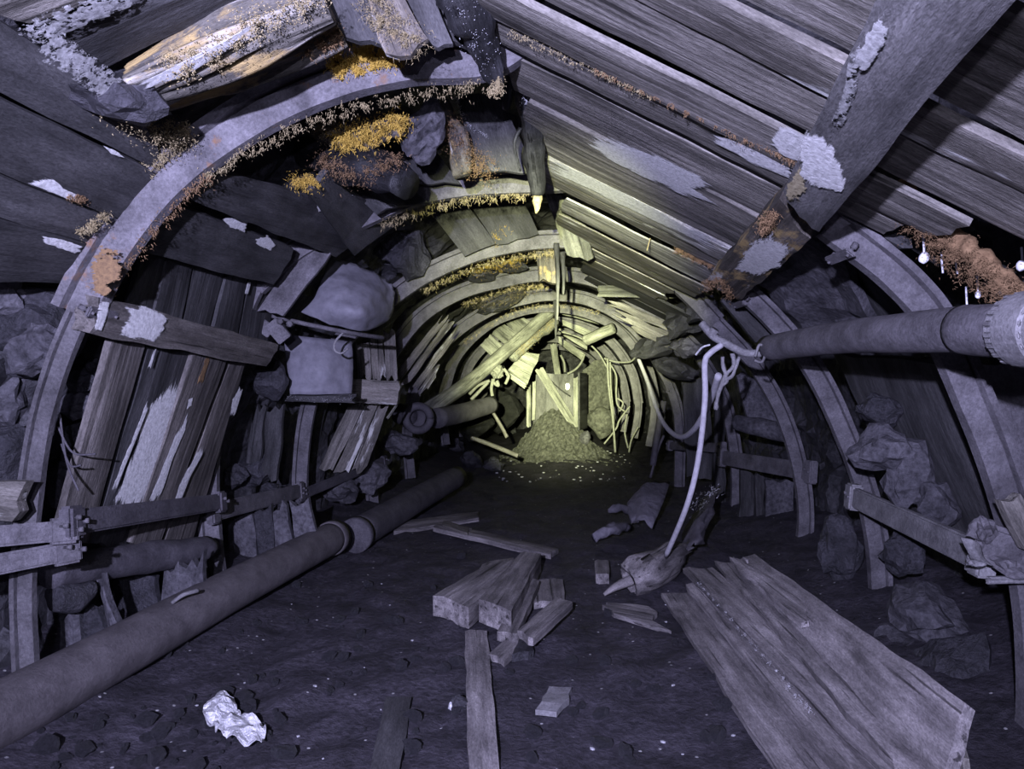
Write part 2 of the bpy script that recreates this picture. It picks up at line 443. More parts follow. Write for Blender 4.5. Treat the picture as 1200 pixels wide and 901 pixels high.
shell('wall_left', 0, 4); shell('ceiling', 4, 10); shell('wall_right', 10, 14)
def floorz(x, Y):
    """x is measured from the axis of the drift"""
    z = -.011*Y + noise.fractal(V((x*1.3, Y*1.1, 3)), 1.0, 2.0, 5)*.035 + noise.noise(V((x*5, Y*4, 8)))*.022 + abs(noise.noise(V((x*11, Y*10, 1))))*.022
    z += .22*max(0, abs(x)-1.75)**1.3
    if Y > 12.5: z += .42*min(1, (Y-12.5)/5)*math.exp(-((x-.1)/1.1)**2)
    return z
vs = []; fs = []; NX = 170; ys = [-2.0]; 
while ys[-1] < 30: ys.append(ys[-1]+.022+max(0, ys[-1])*.008)
for Y in ys:
    for i in range(NX+1):
        x = -2.85+5.7*i/NX; vs.append((axis(Y)+x, Y, floorz(x, Y)))
for j in range(len(ys)-1):
    for i in range(NX): fs.append((j*(NX+1)+i, j*(NX+1)+i+1, (j+1)*(NX+1)+i+1, (j+1)*(NX+1)+i))
fo = tag(link('floor', mesh('floor', vs, fs, True), 'floor'), kind='structure')
FZ = lambda x, Y: floorz(x-axis(Y), Y)
def onfloor(px, py, dz=0.0):
    p = PL['F'].hit(px, py)
    for _ in range(6): # settle on the uneven ground
        z = FZ(p.x, p.y); t = (CZ-z)/max(1e-3, (py-CY)/F); p = P(px, py, t)
    p.z += dz; return p
# end of the drift
vs = []; fs = []
for i in range(41):
    for j in range(41):
        x = -3.2+6.4*i/40; z = -.5+4.6*j/40; c = V((x, 29, z))
        vs.append((axis(29)+x, 29-.5*noise.fractal(c*1.2, 1, 2, 4), z))
for i in range(40):
    for j in range(40): fs.append((i*41+j, i*41+j+1, i*41+42+j, i*41+41+j))
tag(link('wall_end', mesh('wall_end', vs, fs), 'shell'), kind='structure')

# ------------------------------------------------------------------ steel arches
HAT = [(-.036, 0), (.036, 0), (.058, .086), (.04, .088), (.04, .096), (.085, .098), (.085, .128), (.036, .128), (.02, .022), (-.02, .022), (-.036, .128), (-.085, .128), (-.085, .098), (-.04, .096), (-.04, .088), (-.058, .086)]
def sweep(name, path, Y, sc, mat, parent, cz=1.25):
    c0 = V((axis(Y), Y, cz)); vs = []; fs = []; m = len(HAT); L = len(path); o0 = path[L//2]
    for i, p in enumerate(path):
        d = (path[min(i+1, L-1)]-path[max(i-1, 0)]).normalized(); o = V((d.z, 0, -d.x))
        if o.dot(p-c0) < 0: o = -o
        for y, r in HAT:
            e = nz(p*7+V((y*20, 0, r*20)))*.003
            vs.append(p+o*((r-.06)*sc+e)+V((0, y*sc*.78, 0))-o0)
    for i in range(L-1):
        for k in range(m): fs.append((i*m+k, i*m+(k+1) % m, (i+1)*m+(k+1) % m, (i+1)*m+k))
    for b in (0, (L-1)*m):
        for q in ((0, 1, 8, 9), (1, 2, 3, 8), (3, 4, 7, 8), (4, 5, 6, 7), (0, 9, 14, 15), (9, 10, 13, 14), (10, 11, 12, 13)): fs.append(tuple(b+x for x in q))
    return link(name, mesh(name, vs, fs), mat, parent, Matrix.Translation(o0))
def clamp(parent, p, q, sc, Y, mat):
    """two-bolt strap across the overlap of leg and crown"""
    d = (q-p).normalized(); o = V((d.z, 0, -d.x))
    if o.dot(p-V((axis(Y), Y, 1.25))) > 0: o = -o
    c = box('clamp', p+o*.062*sc, V((0, 1, 0)), o, (.17*sc, .05, .02), mat, parent)
    for s in (-1, 1): bolt(p+o*.05*sc+V((0, s*.07*sc, 0)), -o, c, .012, .07)
def arch(label, Y, crown, legs, sc=1.3, mat='steel', cmat=None, clamps=True, ls=(.8, .8), lm=None):
    root = thing('steel_arch', label, 'steel arch', (axis(Y), Y, -.011*Y), 'steel roof arches of the drift')
    cp = smoothpath([P(x, y, Y) for x, y in crown], 7); cr = sweep('crown', cp, Y, sc, cmat or mat, root)
    for k, lg in enumerate(legs):
        lp = smoothpath([P(x, y, Y) for x, y in lg], 7); sweep('leg', lp, Y, sc*ls[k], (lm or (mat, mat))[k], root)
        if clamps: clamp(root, lp[3], lp[4], sc, Y, mat)
    return root, cr
A1, A1c = arch('nearest steel arch, broad dusty rib with bright orange mould along its crown', 3.2,
  [(95, 368), (120, 318), (160, 258), (210, 203), (270, 158), (330, 123), (400, 95), (480, 77), (565, 72), (610, 48), (680, -5), (800, 10), (890, 90), (950, 190), (985, 268)],
  [[(105, 350), (92, 376), (70, 430), (50, 500), (36, 600), (30, 700), (36, 830), (40, 880)],
   [(968, 262), (1045, 322), (1095, 380), (1137, 470), (1175, 570), (1203, 680), (1212, 800), (1205, 960)]], 1.3, 'steel', 'steelr', ls=(.5, .8), lm=('dsteel', 'steel'))
A2, A2c = arch('second steel arch from the viewer, grey rib ending at the long split hanging prop', 5.2,
  [(300, 335), (350, 290), (425, 254), (480, 231), (540, 219), (620, 214), (720, 215), (800, 262), (860, 330)],
  [[(312, 322), (298, 338), (262, 430), (246, 540), (250, 640), (262, 720)],
   [(860, 332), (905, 375), (950, 430), (985, 500), (1014, 580), (1028, 660), (1030, 765)]], 1.3, 'steel')
A3, A3c = arch('third steel arch from the viewer, rib half lit yellow under the leaning short board', 7.1,
  [(385, 420), (425, 375), (465, 345), (500, 322), (550, 300), (600, 287), (652, 282), (720, 285), (790, 330), (838, 378)],
  [[(398, 405), (385, 420), (362, 480), (353, 560), (357, 650)], [(838, 378), (885, 430), (918, 490), (938, 560), (942, 620), (930, 710)]], 1.3)
A4, A4c = arch('fourth steel arch from the viewer, thin rib with a mouldy ledge behind its crown', 9.2,
  [(435, 455), (462, 410), (495, 370), (540, 343), (590, 329), (640, 322), (700, 330), (770, 370), (815, 412)],
  [[(435, 455), (430, 500), (438, 590)], [(815, 410), (848, 470), (862, 540), (862, 600), (855, 650)]], 1.4)
A5, A5c = arch('fifth steel arch from the viewer, full yellow lit hoop around the far passage', 11.4,
  [(480, 490), (490, 450), (510, 415), (540, 385), (580, 361), (620, 349), (650, 346), (690, 352), (730, 373), (760, 405), (783, 445)],
  [[(482, 480), (478, 510), (482, 560)], [(780, 440), (795, 490), (795, 570)]], 1.5)
far = [(13.8, 'sixth steel arch, hoop just beyond the full yellow lit hoop'), (16.4, 'seventh steel arch, ring whose right foot stands by the dangling cables'),
       (19.0, 'eighth steel arch, slim ring around the pale wooden chute'), (22.0, 'ninth steel arch, small ring behind the wooden chute'), (25.5, 'last steel arch seen, the smallest ring in the depth')]
for Y, lb in far:
    k = 14.0/Y; cx = 640+3*(1/k); cy = 460
    pr = [(-118, 60), (-122, 10), (-108, -38), (-75, -74), (-38, -92), (0, -98), (42, -92), (82, -72), (112, -30), (122, 15), (116, 62)]
    pp = [(cx+a*k, cy+b*k) for a, b in pr]
    arch(lb, Y, pp[1:10], [pp[2:0:-1]+[pp[0]], pp[8:10]+[pp[10]]], 1.5, clamps=False)

# mould on the arches
def px3(L, Y): return [P(x, y, Y) for x, y in L]
tufts('orange_mould', px3([(395, 78), (430, 70), (470, 62)], 3.12), 'orange', A1c, 800, .022, .03, (0, -.5, .4), 'bright orange mould growth')
tufts('mould_fringe', px3([(240, 208), (300, 172), (380, 138), (470, 115), (560, 102)], 3.2), 'tan', A1c, 150, .016, .022, (0, 0, -1), 'dusty mould fringe', w=.003)
tufts('mould_fringe', px3([(115, 345), (150, 305), (200, 245), (240, 208)], 3.2), 'rusty', A1c, 120, .018, .022, (.5, -.2, -1), 'brown mould fringe')
patch('mould_stain', [P(100, 335, 3.07), P(112, 295, 3.07), P(138, 292, 3.07), P(142, 318, 3.07), P(122, 345, 3.07)], 0, 'rusty', A1c, jag=.15, label='rusty brown mould stain')
tufts('mould_tuft', px3([(175, 195), (205, 170), (215, 155)], 3.1), 'tan', A1c, 120, .02, .025, (-.3, -.5, .6))
for Ax, L, Y, c, n in ((A2c, [(450, 262), (500, 244), (560, 232), (615, 229)], 5.2, 'tan', 90), (A3c, [(500, 340), (560, 312), (620, 299), (650, 297)], 7.1, 'tan', 110), (A4c, [(545, 356), (600, 338), (640, 336)], 9.2, 'tan', 80), (A5c, [(545, 400), (600, 366), (650, 358), (700, 366)], 11.4, 'tan', 80)):
    tufts('mould_fringe', px3(L, Y), c, Ax, n, .02, .045, (0, 0, -1), w=.004)
tufts('orange_mould', px3([(578, 283), (592, 270)], 7.0), 'orange', A3c, 90, .03, .05, (0, -.3, .6), 'orange mould tuft')

# ------------------------------------------------------------------ right roof: cross boards from ridge to shoulder
def Yr(px, py): return PL['R'].hit(px, py).y
def Rpt(x, Y, d): 
    p = V((x, Y, RIDGE[2]-.0115*(Y-3.2)-.5*(x+.094-.142*(Y-3.2)))); return p+PL['R'].n*d
def rboard(label, Ya, Yb, x0, x1, mat, d=0.0, t=.035, skew=0.0, **kw):
    return board('cross_board', label, 'roof board', [Rpt(x0, Ya, d), Rpt(x0, Yb, d), Rpt(x1, Ya+skew, d), Rpt(x1, Yb+skew, d)], mat, t, 'cross boards of the right roof slope', **kw)
def xr(Y, off=0.0): return -.094+.142*(Y-3.2)+off
y0, y1, y2, y3, y35, y4 = [Yr(*p) for p in ((1000, 0), (900, 20), (800, 27), (800, 86), (800, 129), (800, 161))]
y5, y6, y7, y8, y9, y10, y11 = [Yr(*p) for p in ((650, 88), (650, 137), (650, 187), (650, 221), (700, 250), (700, 293), (700, 318))]
rb0 = rboard('grey roof board in the top right corner, first cross board overhead', y1-.42, y1-.012, xr(y1, .3), 2.6, 'wgrey', .0)
rb1 = rboard('wide grey roof board passing under the stout plank, second cross board overhead', y1+.035, y2-.006, xr(y1, .1), 2.6, 'wgreyf', .01)
rb2 = rboard('smooth grey roof board running up to the top edge, between two dark gaps', y2+.006, y3-.02, xr(y2, .0), 2.6, 'wgrey', .0)
rb3 = rboard('grey roof board with pale lower end, orange fringe along its lower edge', y3+.035, y35-.006, xr(y3, .02), 1.62, 'wgrey', .02)
rb4 = rboard('narrow roof board with long white crust ending at the stout plank', y35+.006, y4-.02, xr(y3, .02), 1.55, 'wgrey', .0)
x2 = PL['R'].hit(885, 290).x
rb5 = rboard('dark grey roof board beyond the nearest arch, shaded at its upper edge', y4+.1, y6-.006, xr(y5, .1), x2, 'wgrey', -.02)
rb6 = rboard('roof board with broad flaking white mould patches near its middle', y6+.01, y7-.012, xr(y6, .1), x2, 'wgrey', .0)
rb7 = rboard('roof board streaked white along its full length beside the hanging prop', y7+.006, y7+(y8-y7)*.5, xr(y7, .1), x2+.05, 'wpale', .02)
rb8 = rboard('lower streaked pale roof board above the widest dark roof gap', y7+(y8-y7)*.5+.01, y8-.02, xr(y7, .1), x2+.05, 'wgreyf', .0)
rb9 = rboard('yellow lit roof board just past the widest dark roof gap', y8+.14, y9+(y10-y9)*.4, xr(y8, .2), PL['R'].hit(825, 335).x, 'wpale', .0, t=.016)
rb10 = rboard('ribbed pale roof board second past the widest dark roof gap', y9+(y10-y9)*.42+.01, y9+(y10-y9)*.72, xr(y9, .2), PL['R'].hit(825, 340).x, 'wgreyf', .02, t=.014)
rb11 = rboard('ribbed greenish roof board above the second dark roof gap', y9+(y10-y9)*.74, y10-.02, xr(y9, .2), PL['R'].hit(825, 345).x, 'wgreyf', .0, t=.014)
rb12 = rboard('bright roof board below the second dark roof gap near the third arch', y10+.14, y10+.62, xr(y10, .1), PL['R'].hit(780, 345).x, 'wgreyf', .0, t=.016)
rb13 = rboard('bright splintered roof board lowest of the lit cross boards', y10+.64, y10+1.15, xr(y10, .2), PL['R'].hit(770, 350).x, 'wgreyf', .01, splinter=.08, t=.014)
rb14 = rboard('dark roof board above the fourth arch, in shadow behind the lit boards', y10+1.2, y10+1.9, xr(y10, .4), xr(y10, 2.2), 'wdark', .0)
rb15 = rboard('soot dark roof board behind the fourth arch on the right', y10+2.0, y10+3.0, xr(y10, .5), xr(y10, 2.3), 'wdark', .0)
patch('white_crust', [(835, 157), (870, 162), (937, 196), (930, 210), (880, 190), (838, 167)], 'R', 'white', rb4, .006, jag=.08, label='long white crust')
patch('white_crust', [(902, 165), (915, 148), (932, 150), (950, 163), (940, 192), (918, 182)], 'R', 'white', rb3, .026, jag=.08)
tufts('orange_mould', [at(700, 83, 'R', .02), at(850, 152, 'R', .02), at(930, 188, 'R', .02)], 'rusty', rb3, 90, .008, .018, (0, -.1, -1), 'brown orange mould fringe', w=.003)
tufts('mould_fringe', [at(600, 40, 'R', .02), at(680, 75, 'R', .02), at(760, 112, 'R', .02)], 'tan', rb3, 60, .008, .014, (0, -.1, -1), 'tan mould fringe', w=.003)
patch('white_crust', [(740, 170), (775, 183), (800, 195), (822, 206), (833, 219), (815, 222), (842, 240), (800, 228), (755, 207), (720, 190), (690, 170), (700, 160)], 'R', 'white', rb6, .006, jag=.06, label='flaking white mould')
patch('white_crust', [(645, 185), (700, 210), (760, 240), (840, 285), (835, 290), (760, 255), (700, 226), (645, 200)], 'R', 'white', rb7, .026, jag=.05)
patch('white_crust', [(795, 262), (830, 275), (858, 292), (852, 298), (815, 282)], 'R', 'white', rb8, .006, jag=.08)
tufts('orange_mould', [at(793, 291, 'R', .0), at(820, 304, 'R'), at(845, 315, 'R')], 'rusty', rb8, 130, .012, .035, (0, -.1, -1), 'brown orange mould fringe')
# ceiling drips of fungus thread
for a, b in (((762, 283), (758, 294)), ((1008, 62), (1004, 70))): T('fungus_thread', 'thin pale fungus thread hanging from the dark roof gap' if a[0] < 900 else 'short pale fungus thread hanging beside the stout plank', 'fungus', [at(a[0], a[1]-4, 'R'), at(b[0], b[1], 'R', .08)], .004, 'tan', seg=6)

stout = Q('stout_plank', 'stout dark plank running lengthwise under the right roof boards, white patch near its end', 'plank', [(1098, -146), (1308, -146), (915, 228), (958, 276)], 'R', 'wdust', .06, d=.2, K=7)
patch('white_crust', [(944, 152), (962, 157), (980, 174), (990, 198), (989, 226), (968, 222), (946, 214), (932, 205)], 'R', 'white', stout, .206, jag=.04, label='white mould patch')
patch('white_crust', [(938, 195), (946, 214), (938, 236), (920, 230), (924, 214)], 'R', 'tan', stout, .206, jag=.1)
patch('white_crust', [(1030, 22), (1045, 30), (1035, 55), (1015, 78), (1000, 70), (1012, 45)], 'R', 'wgreyf', stout, .206, jag=.2)
patch('white_crust', [(996, 65), (1006, 60), (1003, 100), (992, 135), (982, 146), (976, 140), (988, 110)], 'R', 'fleck', stout, .206, jag=.2)
brk = Q('mouldy_beam', 'short beam end below the stout plank, crusted white and orange', 'beam', [(912, 236), (950, 282), (826, 332), (866, 352)], 'R', 'wmould', .1, d=.14, rag=.012, splinter=.03)
patch('white_crust', [(880, 285), (905, 272), (925, 290), (915, 312), (885, 325), (860, 315)], 'R', 'white', brk, .146, jag=.16, label='white mould crust')
tufts('orange_mould', [at(905, 252, 'R', .15), at(893, 268, 'R', .15)], 'rusty', brk, 110, .015, .025, (0, -.5, -.6), 'orange mould tuft')
tufts('orange_mould', [at(828, 335, 'R', .15), at(845, 328, 'R', .15), at(855, 345, 'R', .15)], 'rusty', brk, 130, .02, .025, (0, -.5, -.6))
pole = T('mouldy_pole', 'round roof pole coated in orange brown mould above the pipe coupling', 'pole', [P(1055, 215, 3.0), P(1085, 250, 2.9), P(1130, 290, 2.75), P(1195, 345, 2.5), P(1260, 400, 2.3)], .036, 'rusty', rough=.5, seg=26, n=18, rs=26)
tufts('orange_mould', [P(1070, 250, 2.86), P(1090, 272, 2.8), P(1130, 308, 2.68), P(1190, 350, 2.42)], 'rusty', pole, 600, .028, .022, (-.2, -.8, -.6), 'orange brown mould fur', w=.003)
ledge = Q('mouldy_lath', 'ragged lath furred with tan mould beside the orange pole', 'lath', [(1022, 205), (1010, 232), (1078, 232), (1064, 265)], 3.05, 'wmould', .04)
tufts('tan_mould', [P(1020, 222, 3.0), P(1045, 232, 3.0), P(1068, 248, 3.0)], 'tan', ledge, 200, .022, .02, (0, -.5, -1), 'tan mould fur', w=.003)
Q('edge_board', 'dark splintered edge board under the furred lath', 'board', [(1000, 238), (995, 252), (1075, 275), (1062, 292)], 3.15, 'wdark', .03)
Q('broken_board', 'dark broken board behind the white fungus drops', 'board', [(1075, 240), (1055, 275), (1235, 345), (1200, 380)], 3.4, 'wdark', .04)
for i, (x, y, yt, lb) in enumerate(((1083, 302, 283, 'white fungus drop on a stalk above the dusty arch segment, left of its neighbours'), (1146, 345, 330, 'tiny white fungus drop above the pipe'), (1198, 312, 300, 'white fungus drop at the right edge of the view'))):
    t = thing('fungus_drop', lb, 'fungus', P(x, yt, 3.02), 'white fungus drops under the right roof')
    tube('stalk', [P(x-1, yt-10, 3.05), P(x, (y+yt)/2, 3.02), P(x, y-2, 3.02)], .005, 'ice', t, seg=6)
    lump('drop', None, None, P(x, y, 3.02), (.022, .02, .026) if i != 1 else (.011, .011, .018), 'ice', parent=t, cuts=2, rough=.05)
for x, y, l in ((1103, 300, 20), (1132, 340, 30), (1120, 305, 16)): T('fungus_thread', {1103: 'thin white fungus thread nearest the left fungus drop', 1132: 'longest white fungus thread, hanging above the pipe', 1120: 'short white fungus thread between two longer ones'}[x], 'fungus', [P(x, y-4, 3.05), P(x+1, y+l/2, 3.03), P(x+2, y+l, 3.03)], .004, 'ice', seg=6)

# ------------------------------------------------------------------ ridge hangings
bt = T('charred_prop', 'charred black timber hanging over the crown of the nearest arch, mouldy tip', 'timber', [P(528, -40, 2.72), P(548, 10, 2.8), P(566, 50, 2.95), P(582, 100, 3.1)], [.1, .09, .07, .028], 'wblack', rough=.35, seg=16, rs=14)
tufts('mould_tip', [P(583, 88, 3.05), P(582, 102, 3.05), P(580, 108, 3.05)], 'tan', bt, 90, .012, .014, (0, -.3, -1), 'tan mould tip')
tufts('white_specks', [P(545, 5, 2.7), P(556, 40, 2.82), P(570, 70, 2.95)], 'chip', bt, 60, .03, .01, (0, -1, -.2))
sp = thing('split_prop', 'long split prop hanging from the ridge, pale splintered foot', 'prop', P(615, 90, 3.9))
tube('shaft', [P(606, 60, 3.7), P(612, 85, 3.75), P(622, 130, 3.95), P(626, 180, 4.15), P(629, 226, 4.3)], [.06, .07, .065, .06, .045], 'wblack', sp, rough=.25, seg=14, rs=12)
tube('splinter', [P(608, 75, 3.72), P(598, 100, 3.8), P(593, 128, 3.9)], [.04, .03, .02], 'wblack', sp, rough=.3, rs=12)
tube('splinter', [P(610, 150, 3.98), P(603, 170, 4.0), P(610, 200, 4.1)], [.012, .01, .008], 'wblack', sp, rough=.3, seg=8)
f_ = tube('foot', [P(629, 222, 4.3), P(630, 236, 4.3), P(628, 250, 4.32)], [.03, .03, .004], 'tan', sp, rough=.3, seg=8, rs=20); f_['label'] = 'pale splintered foot'
tufts('pale_mould', [P(612, 78, 3.66), P(616, 100, 3.72), P(616, 125, 3.85)], 'chip', sp, 90, .013, .03, (0, -.6, -1))
for x, y0_, y1_, Y, lb in ((652, 285, 375, 7.0, 'long splintered stick hanging from the third arch crown'), (659, 295, 345, 7.05, 'shorter splintered stick hanging beside a longer one at the third crown'), (650, 352, 400, 11.2, 'thin stick hanging inside the yellow lit hoop')):
    T('hanging_stick', lb, 'stick', [P(x, y0_, Y), P(x+1.5, (y0_+y1_)/2, Y+.1), P(x+1, y1_, Y+.1)], [.028, .022, .008], 'wdark', rough=.5, seg=8, rs=9)
lb = Q('hanging_board', 'short pale board hanging aslant below the split prop', 'board', [(638, 224), (678, 236), (664, 300), (696, 306)], (6.1, 6.1, 6.7, 6.7), 'wyel', .03, d=.0, splinter=.04)
Q('hanging_board', 'small mossy block hanging at the third arch crown', 'block', [(628, 292), (652, 292), (632, 328), (652, 330)], 7.3, 'wmould', .12)
pr = Q('tilted_board', 'thin pale board sticking out level under the lit roof boards', 'board', [(700, 334), (702, 345), (790, 334), (800, 347)], (8.3, 8.1, 8.6, 8.4), 'wyel', .03)
# ------------------------------------------------------------------ left roof and shoulder
GL = 'boards of the left roof and shoulder'
def LB(label, pts, s, mat, t=.035, cat='board', name='lagging_board', grp=GL, **kw): return Q(name, label, cat, pts, s, mat, t, grp, **kw)
c1 = LB('whitish board in the top left corner above the wide dark roof board', [(30, 30), (-20, 0), (170, -20), (150, -60)], 'L', 'wgreyf', d=.02)
c2 = LB('wide dark roof board with two drip marks, left of the mouldy log', [(62, 48), (120, 86), (300, -60), (380, -50)], 'L', 'wblue')
patch('white_flecks', [(25, 35), (60, 15), (140, -10), (165, -12), (150, 8), (100, 28), (55, 45)], 'L', 'fleck', c1, .03, jag=.2)
mlog = T('mouldy_log', 'split roof log coated white and yellow with mould', 'log', [at(160, 100, 'L', .06), at(215, 75, 'L', .06), at(290, 38, 'L', .06), at(380, -2, 'L', .06)], [.07, .095, .1, .09], 'wlog', rough=.3, seg=40, ridge=True, n=14)
patch('white_mould', [at(165, 95, 'L', .165), at(200, 78, 'L', .165), at(265, 45, 'L', .165), at(300, 25, 'L', .165), at(290, 40, 'L', .165), at(225, 85, 'L', .165), at(175, 102, 'L', .165)], 0, 'white', mlog, jag=.12, label='white mould')
tufts('yellow_mould', [at(200, 80, 'L', .15), at(240, 62, 'L', .15), at(300, 30, 'L', .15), at(370, -5, 'L', .15)], 'tan', mlog, 300, .025, .012, (0, -.6, -.5), 'yellow tan mould', w=.005)
mlog2 = T('mouldy_log', 'lower dark log with white streaks under the split mouldy log', 'log', [at(165, 118, 'L', .02), at(260, 90, 'L', .02), at(340, 58, 'L', .02), at(400, 35, 'L', .02)], [.06, .075, .07, .05], 'wlog', rough=.3, seg=36, ridge=True, n=14)
tufts('white_mould', [at(175, 108, 'L', .085), at(250, 85, 'L', .085), at(300, 60, 'L', .085)], 'chip', mlog2, 160, .014, .012, (0, -.6, -.5))
tufts('orange_mould', [at(360, 55, 'L', .06), at(400, 42, 'L', .06)], 'rusty', mlog2, 90, .02, .025, (0, -.5, -.5))
LB('plain dark plank lying lengthwise above the crown of the nearest arch', [(365, -20), (430, -20), (402, 40), (468, 60)], 2.75, 'wblue', d=.0)
mp = LB('mouldy ragged plank lengthwise above the crown, bristling with pale fibres', [(425, -15), (470, -15), (455, 62), (500, 50)], 2.72, 'wmould', rag=.02, splinter=.05)
tufts('pale_fibres', [P(435, 0, 2.7), P(455, 30, 2.7), P(485, 48, 2.72)], 'tan', mp, 240, .028, .03, (0, -.7, -.5), 'pale mould fibres', w=.0025)
LB('grey plank between the mouldy ragged plank and the charred timber', [(465, -15), (505, -15), (492, 52), (530, 48)], 2.85, 'wblue')
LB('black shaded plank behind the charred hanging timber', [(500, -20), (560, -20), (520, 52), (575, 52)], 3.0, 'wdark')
bd = lump('soil_clod', 'mould speckled rubble at the joint of the two left roof slopes', 'rubble', at(140, 110, 'WU', .02), (.2, .26, .1), 'coal', cuts=6, rough=.3)
patch('white_flecks', [at(x, y, 'WU', .13) for x, y in ((40, 40), (62, 35), (90, 55), (130, 85), (160, 120), (140, 130), (95, 95), (55, 70))], 0, 'fleck', bd, jag=.2)
tufts('tan_mould', [at(130, 120, 'WU', .1), at(180, 155, 'WU', .08), at(215, 160, 'WU', .06)], 'tan', bd, 200, .03, .015, (.3, -.7, -.3), 'tan mould')
LB('uppermost wide dark shoulder board in the left corner', [(-140, -60), (-140, 40), (165, 130), (195, 205)], 'WU', 'wblue')
w2 = LB('second wide shoulder board from the top, pale fungus at its lower edge', [(-140, 46), (-140, 148), (192, 208), (150, 262)], 'WU', 'wblue', d=.01)
w3 = LB('third shoulder board from the top, narrow and smooth', [(-140, 153), (-140, 215), (148, 264), (120, 290)], 'WU', 'wblue')
w4 = LB('lowest shoulder board on the left, white flakes on its upper edge', [(-140, 219), (-140, 330), (118, 292), (85, 332)], 'WU', 'wdark', d=.01)
patch('pale_fungus', [(32, 214), (45, 207), (62, 209), (75, 220), (90, 228), (98, 236), (80, 233), (60, 226)], 'WU', 'white', w2, .016, jag=.1)
tufts('orange_fungus', [at(82, 230, 'WU', .02), at(97, 236, 'WU', .02)], 'rusty', w2, 60, .008, .01, (.5, -.6, -.3))
patch('white_flakes', [(45, 275), (62, 278), (85, 284), (97, 290), (88, 297), (68, 290), (52, 284)], 'WU', 'white', w4, .016, jag=.2)
patch('white_flakes', [(120, 170), (135, 176), (148, 186), (130, 180)], 'WU', 'white', w2, .016, jag=.25)
tufts('tan_mould', [at(95, 275, 'WU', .03), at(125, 252, 'WU', .03)], 'tan', w4, 90, .012, .014, (.3, -.7, -.3))

# bay between first and second arch
mo1 = T('mouldy_log', 'thick black log thrust out from the roof left, orange mould below', 'log', [P(340, 165, 4.6), P(390, 180, 4.3), P(440, 205, 4.1), P(476, 215, 4.0)], [.12, .13, .12, .1], 'wblack', rough=.35, seg=18)
tufts('orange_mould', [P(378, 190, 4.1), P(420, 205, 4.0), P(465, 188, 3.9)], 'rusty', mo1, 200, .03, .03, (0, -.6, -.5), 'orange brown mould')
tufts('orange_mould', [P(345, 212, 4.1), P(370, 215, 4.05)], 'orange', mo1, 90, .022, .03, (0, -.6, -.5), 'orange mould')
mo2 = T('mouldy_log', 'roof log carrying a crest of long golden mould fingers', 'log', [P(370, 152, 4.3), P(420, 160, 4.1), P(470, 148, 3.9)], [.06, .08, .05], 'wmould', rough=.3)
tufts('golden_mould', [P(400, 165, 4.0), P(430, 158, 3.92), P(470, 142, 3.85)], 'orange', mo2, 300, .032, .04, (0, -.5, -.8), 'golden mould fingers', w=.006)
tufts('tan_mould', [P(370, 145, 4.1), P(400, 158, 4.05)], 'tan', mo2, 120, .03, .03, (0, -.5, -.8))
lump('overhead_rock', 'rough grey rock wedged under the crown of the nearest arch', 'rock', P(495, 152, 4.1), (.13, .14, .19), 'shale', cuts=7, rough=.3, rot=(0, .3, .4))
rk2 = T('mouldy_stub', 'rotten timber stub with rust brown mould beside the wedged rock', 'timber', [P(520, 120, 4.4), P(532, 160, 4.35), P(543, 205, 4.3)], [.03, .07, .06], 'wmould', rough=.4)
tufts('brown_mould', [P(525, 145, 4.25), P(545, 180, 4.25), P(570, 198, 4.3)], 'rusty', rk2, 260, .04, .02, (0, -.6, -.3), 'rust brown mould')
lgb = LB('smooth dark board at the ridge between the two nearest arches', [(535, 112), (588, 112), (560, 205), (625, 200)], 4.5, 'wblue')
tufts('white_seam', [P(535, 115, 4.45), P(545, 140, 4.45), P(570, 160, 4.45)], 'chip', lgb, 60, .008, .012, (0, -.7, -.3))
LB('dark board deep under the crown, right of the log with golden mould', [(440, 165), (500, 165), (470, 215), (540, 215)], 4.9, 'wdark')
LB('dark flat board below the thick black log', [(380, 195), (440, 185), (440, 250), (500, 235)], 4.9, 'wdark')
b1 = LB('long smooth black board sloping down from the nearest arch to the rubber sheet', [(236, 198), (205, 228), (452, 252), (395, 302)], 'WU', 'wdark', d=.08)
tufts('white_seam', [at(405, 222, 'WU', .1), at(430, 240, 'WU', .1), at(450, 252, 'WU', .1)], 'chip', b1, 60, .012, .015, (.4, -.7, -.3))
patch('white_flake', [(370, 237), (378, 235), (382, 245), (373, 248)], 'WU', 'white', b1, .085, jag=.15)
tri = LB('dark triangular board end over the rubber sheet, rust stained tip', [(385, 200), (362, 225), (465, 262), (415, 300)], 'WU', 'wblue', d=.14)
b2 = LB('wide board under the long black board, white flakes on top', [(200, 240), (165, 297), (345, 292), (322, 334)], 'WU', 'wblue', d=.02)
patch('white_flakes', [(261, 256), (275, 253), (291, 258), (286, 272), (270, 266)], 'WU', 'white', b2, .026, jag=.1)
patch('white_flakes', [(297, 280), (312, 276), (324, 287), (318, 294), (304, 288)], 'WU', 'white', b2, .026, jag=.25)
lump('overhead_rock', 'black knobbly rock above the third arch crown, left of the seam boards', 'rock', P(480, 300, 6.9), (.2, .2, .24), 'coal', cuts=7, rough=.3)
lump('overhead_rock', 'round black rock between rubber sheet and third arch', 'rock', P(455, 285, 6.9), (.16, .2, .18), 'coal', cuts=7, rough=.3)
LB('dark board over the third arch crown, in two halves with a pale seam', [(500, 245), (545, 235), (545, 300), (580, 285)], 6.9, 'wdark')
LB('small dark board beside the orange tuft on the third arch', [(548, 235), (612, 232), (582, 286), (632, 275)], 6.95, 'wblue')
lump('overhead_rock', 'dark rock filling the roof above the fourth arch', 'rock', P(565, 322, 8.9), (.22, .2, .1), 'coal', cuts=6, rough=.3)
rz = lump('overhead_rock', 'mouldy yellow rubble ledge above the fifth arch crown', 'rubble', P(590, 352, 10.9), (.45, .25, .1), 'coal', cuts=6, rough=.35)
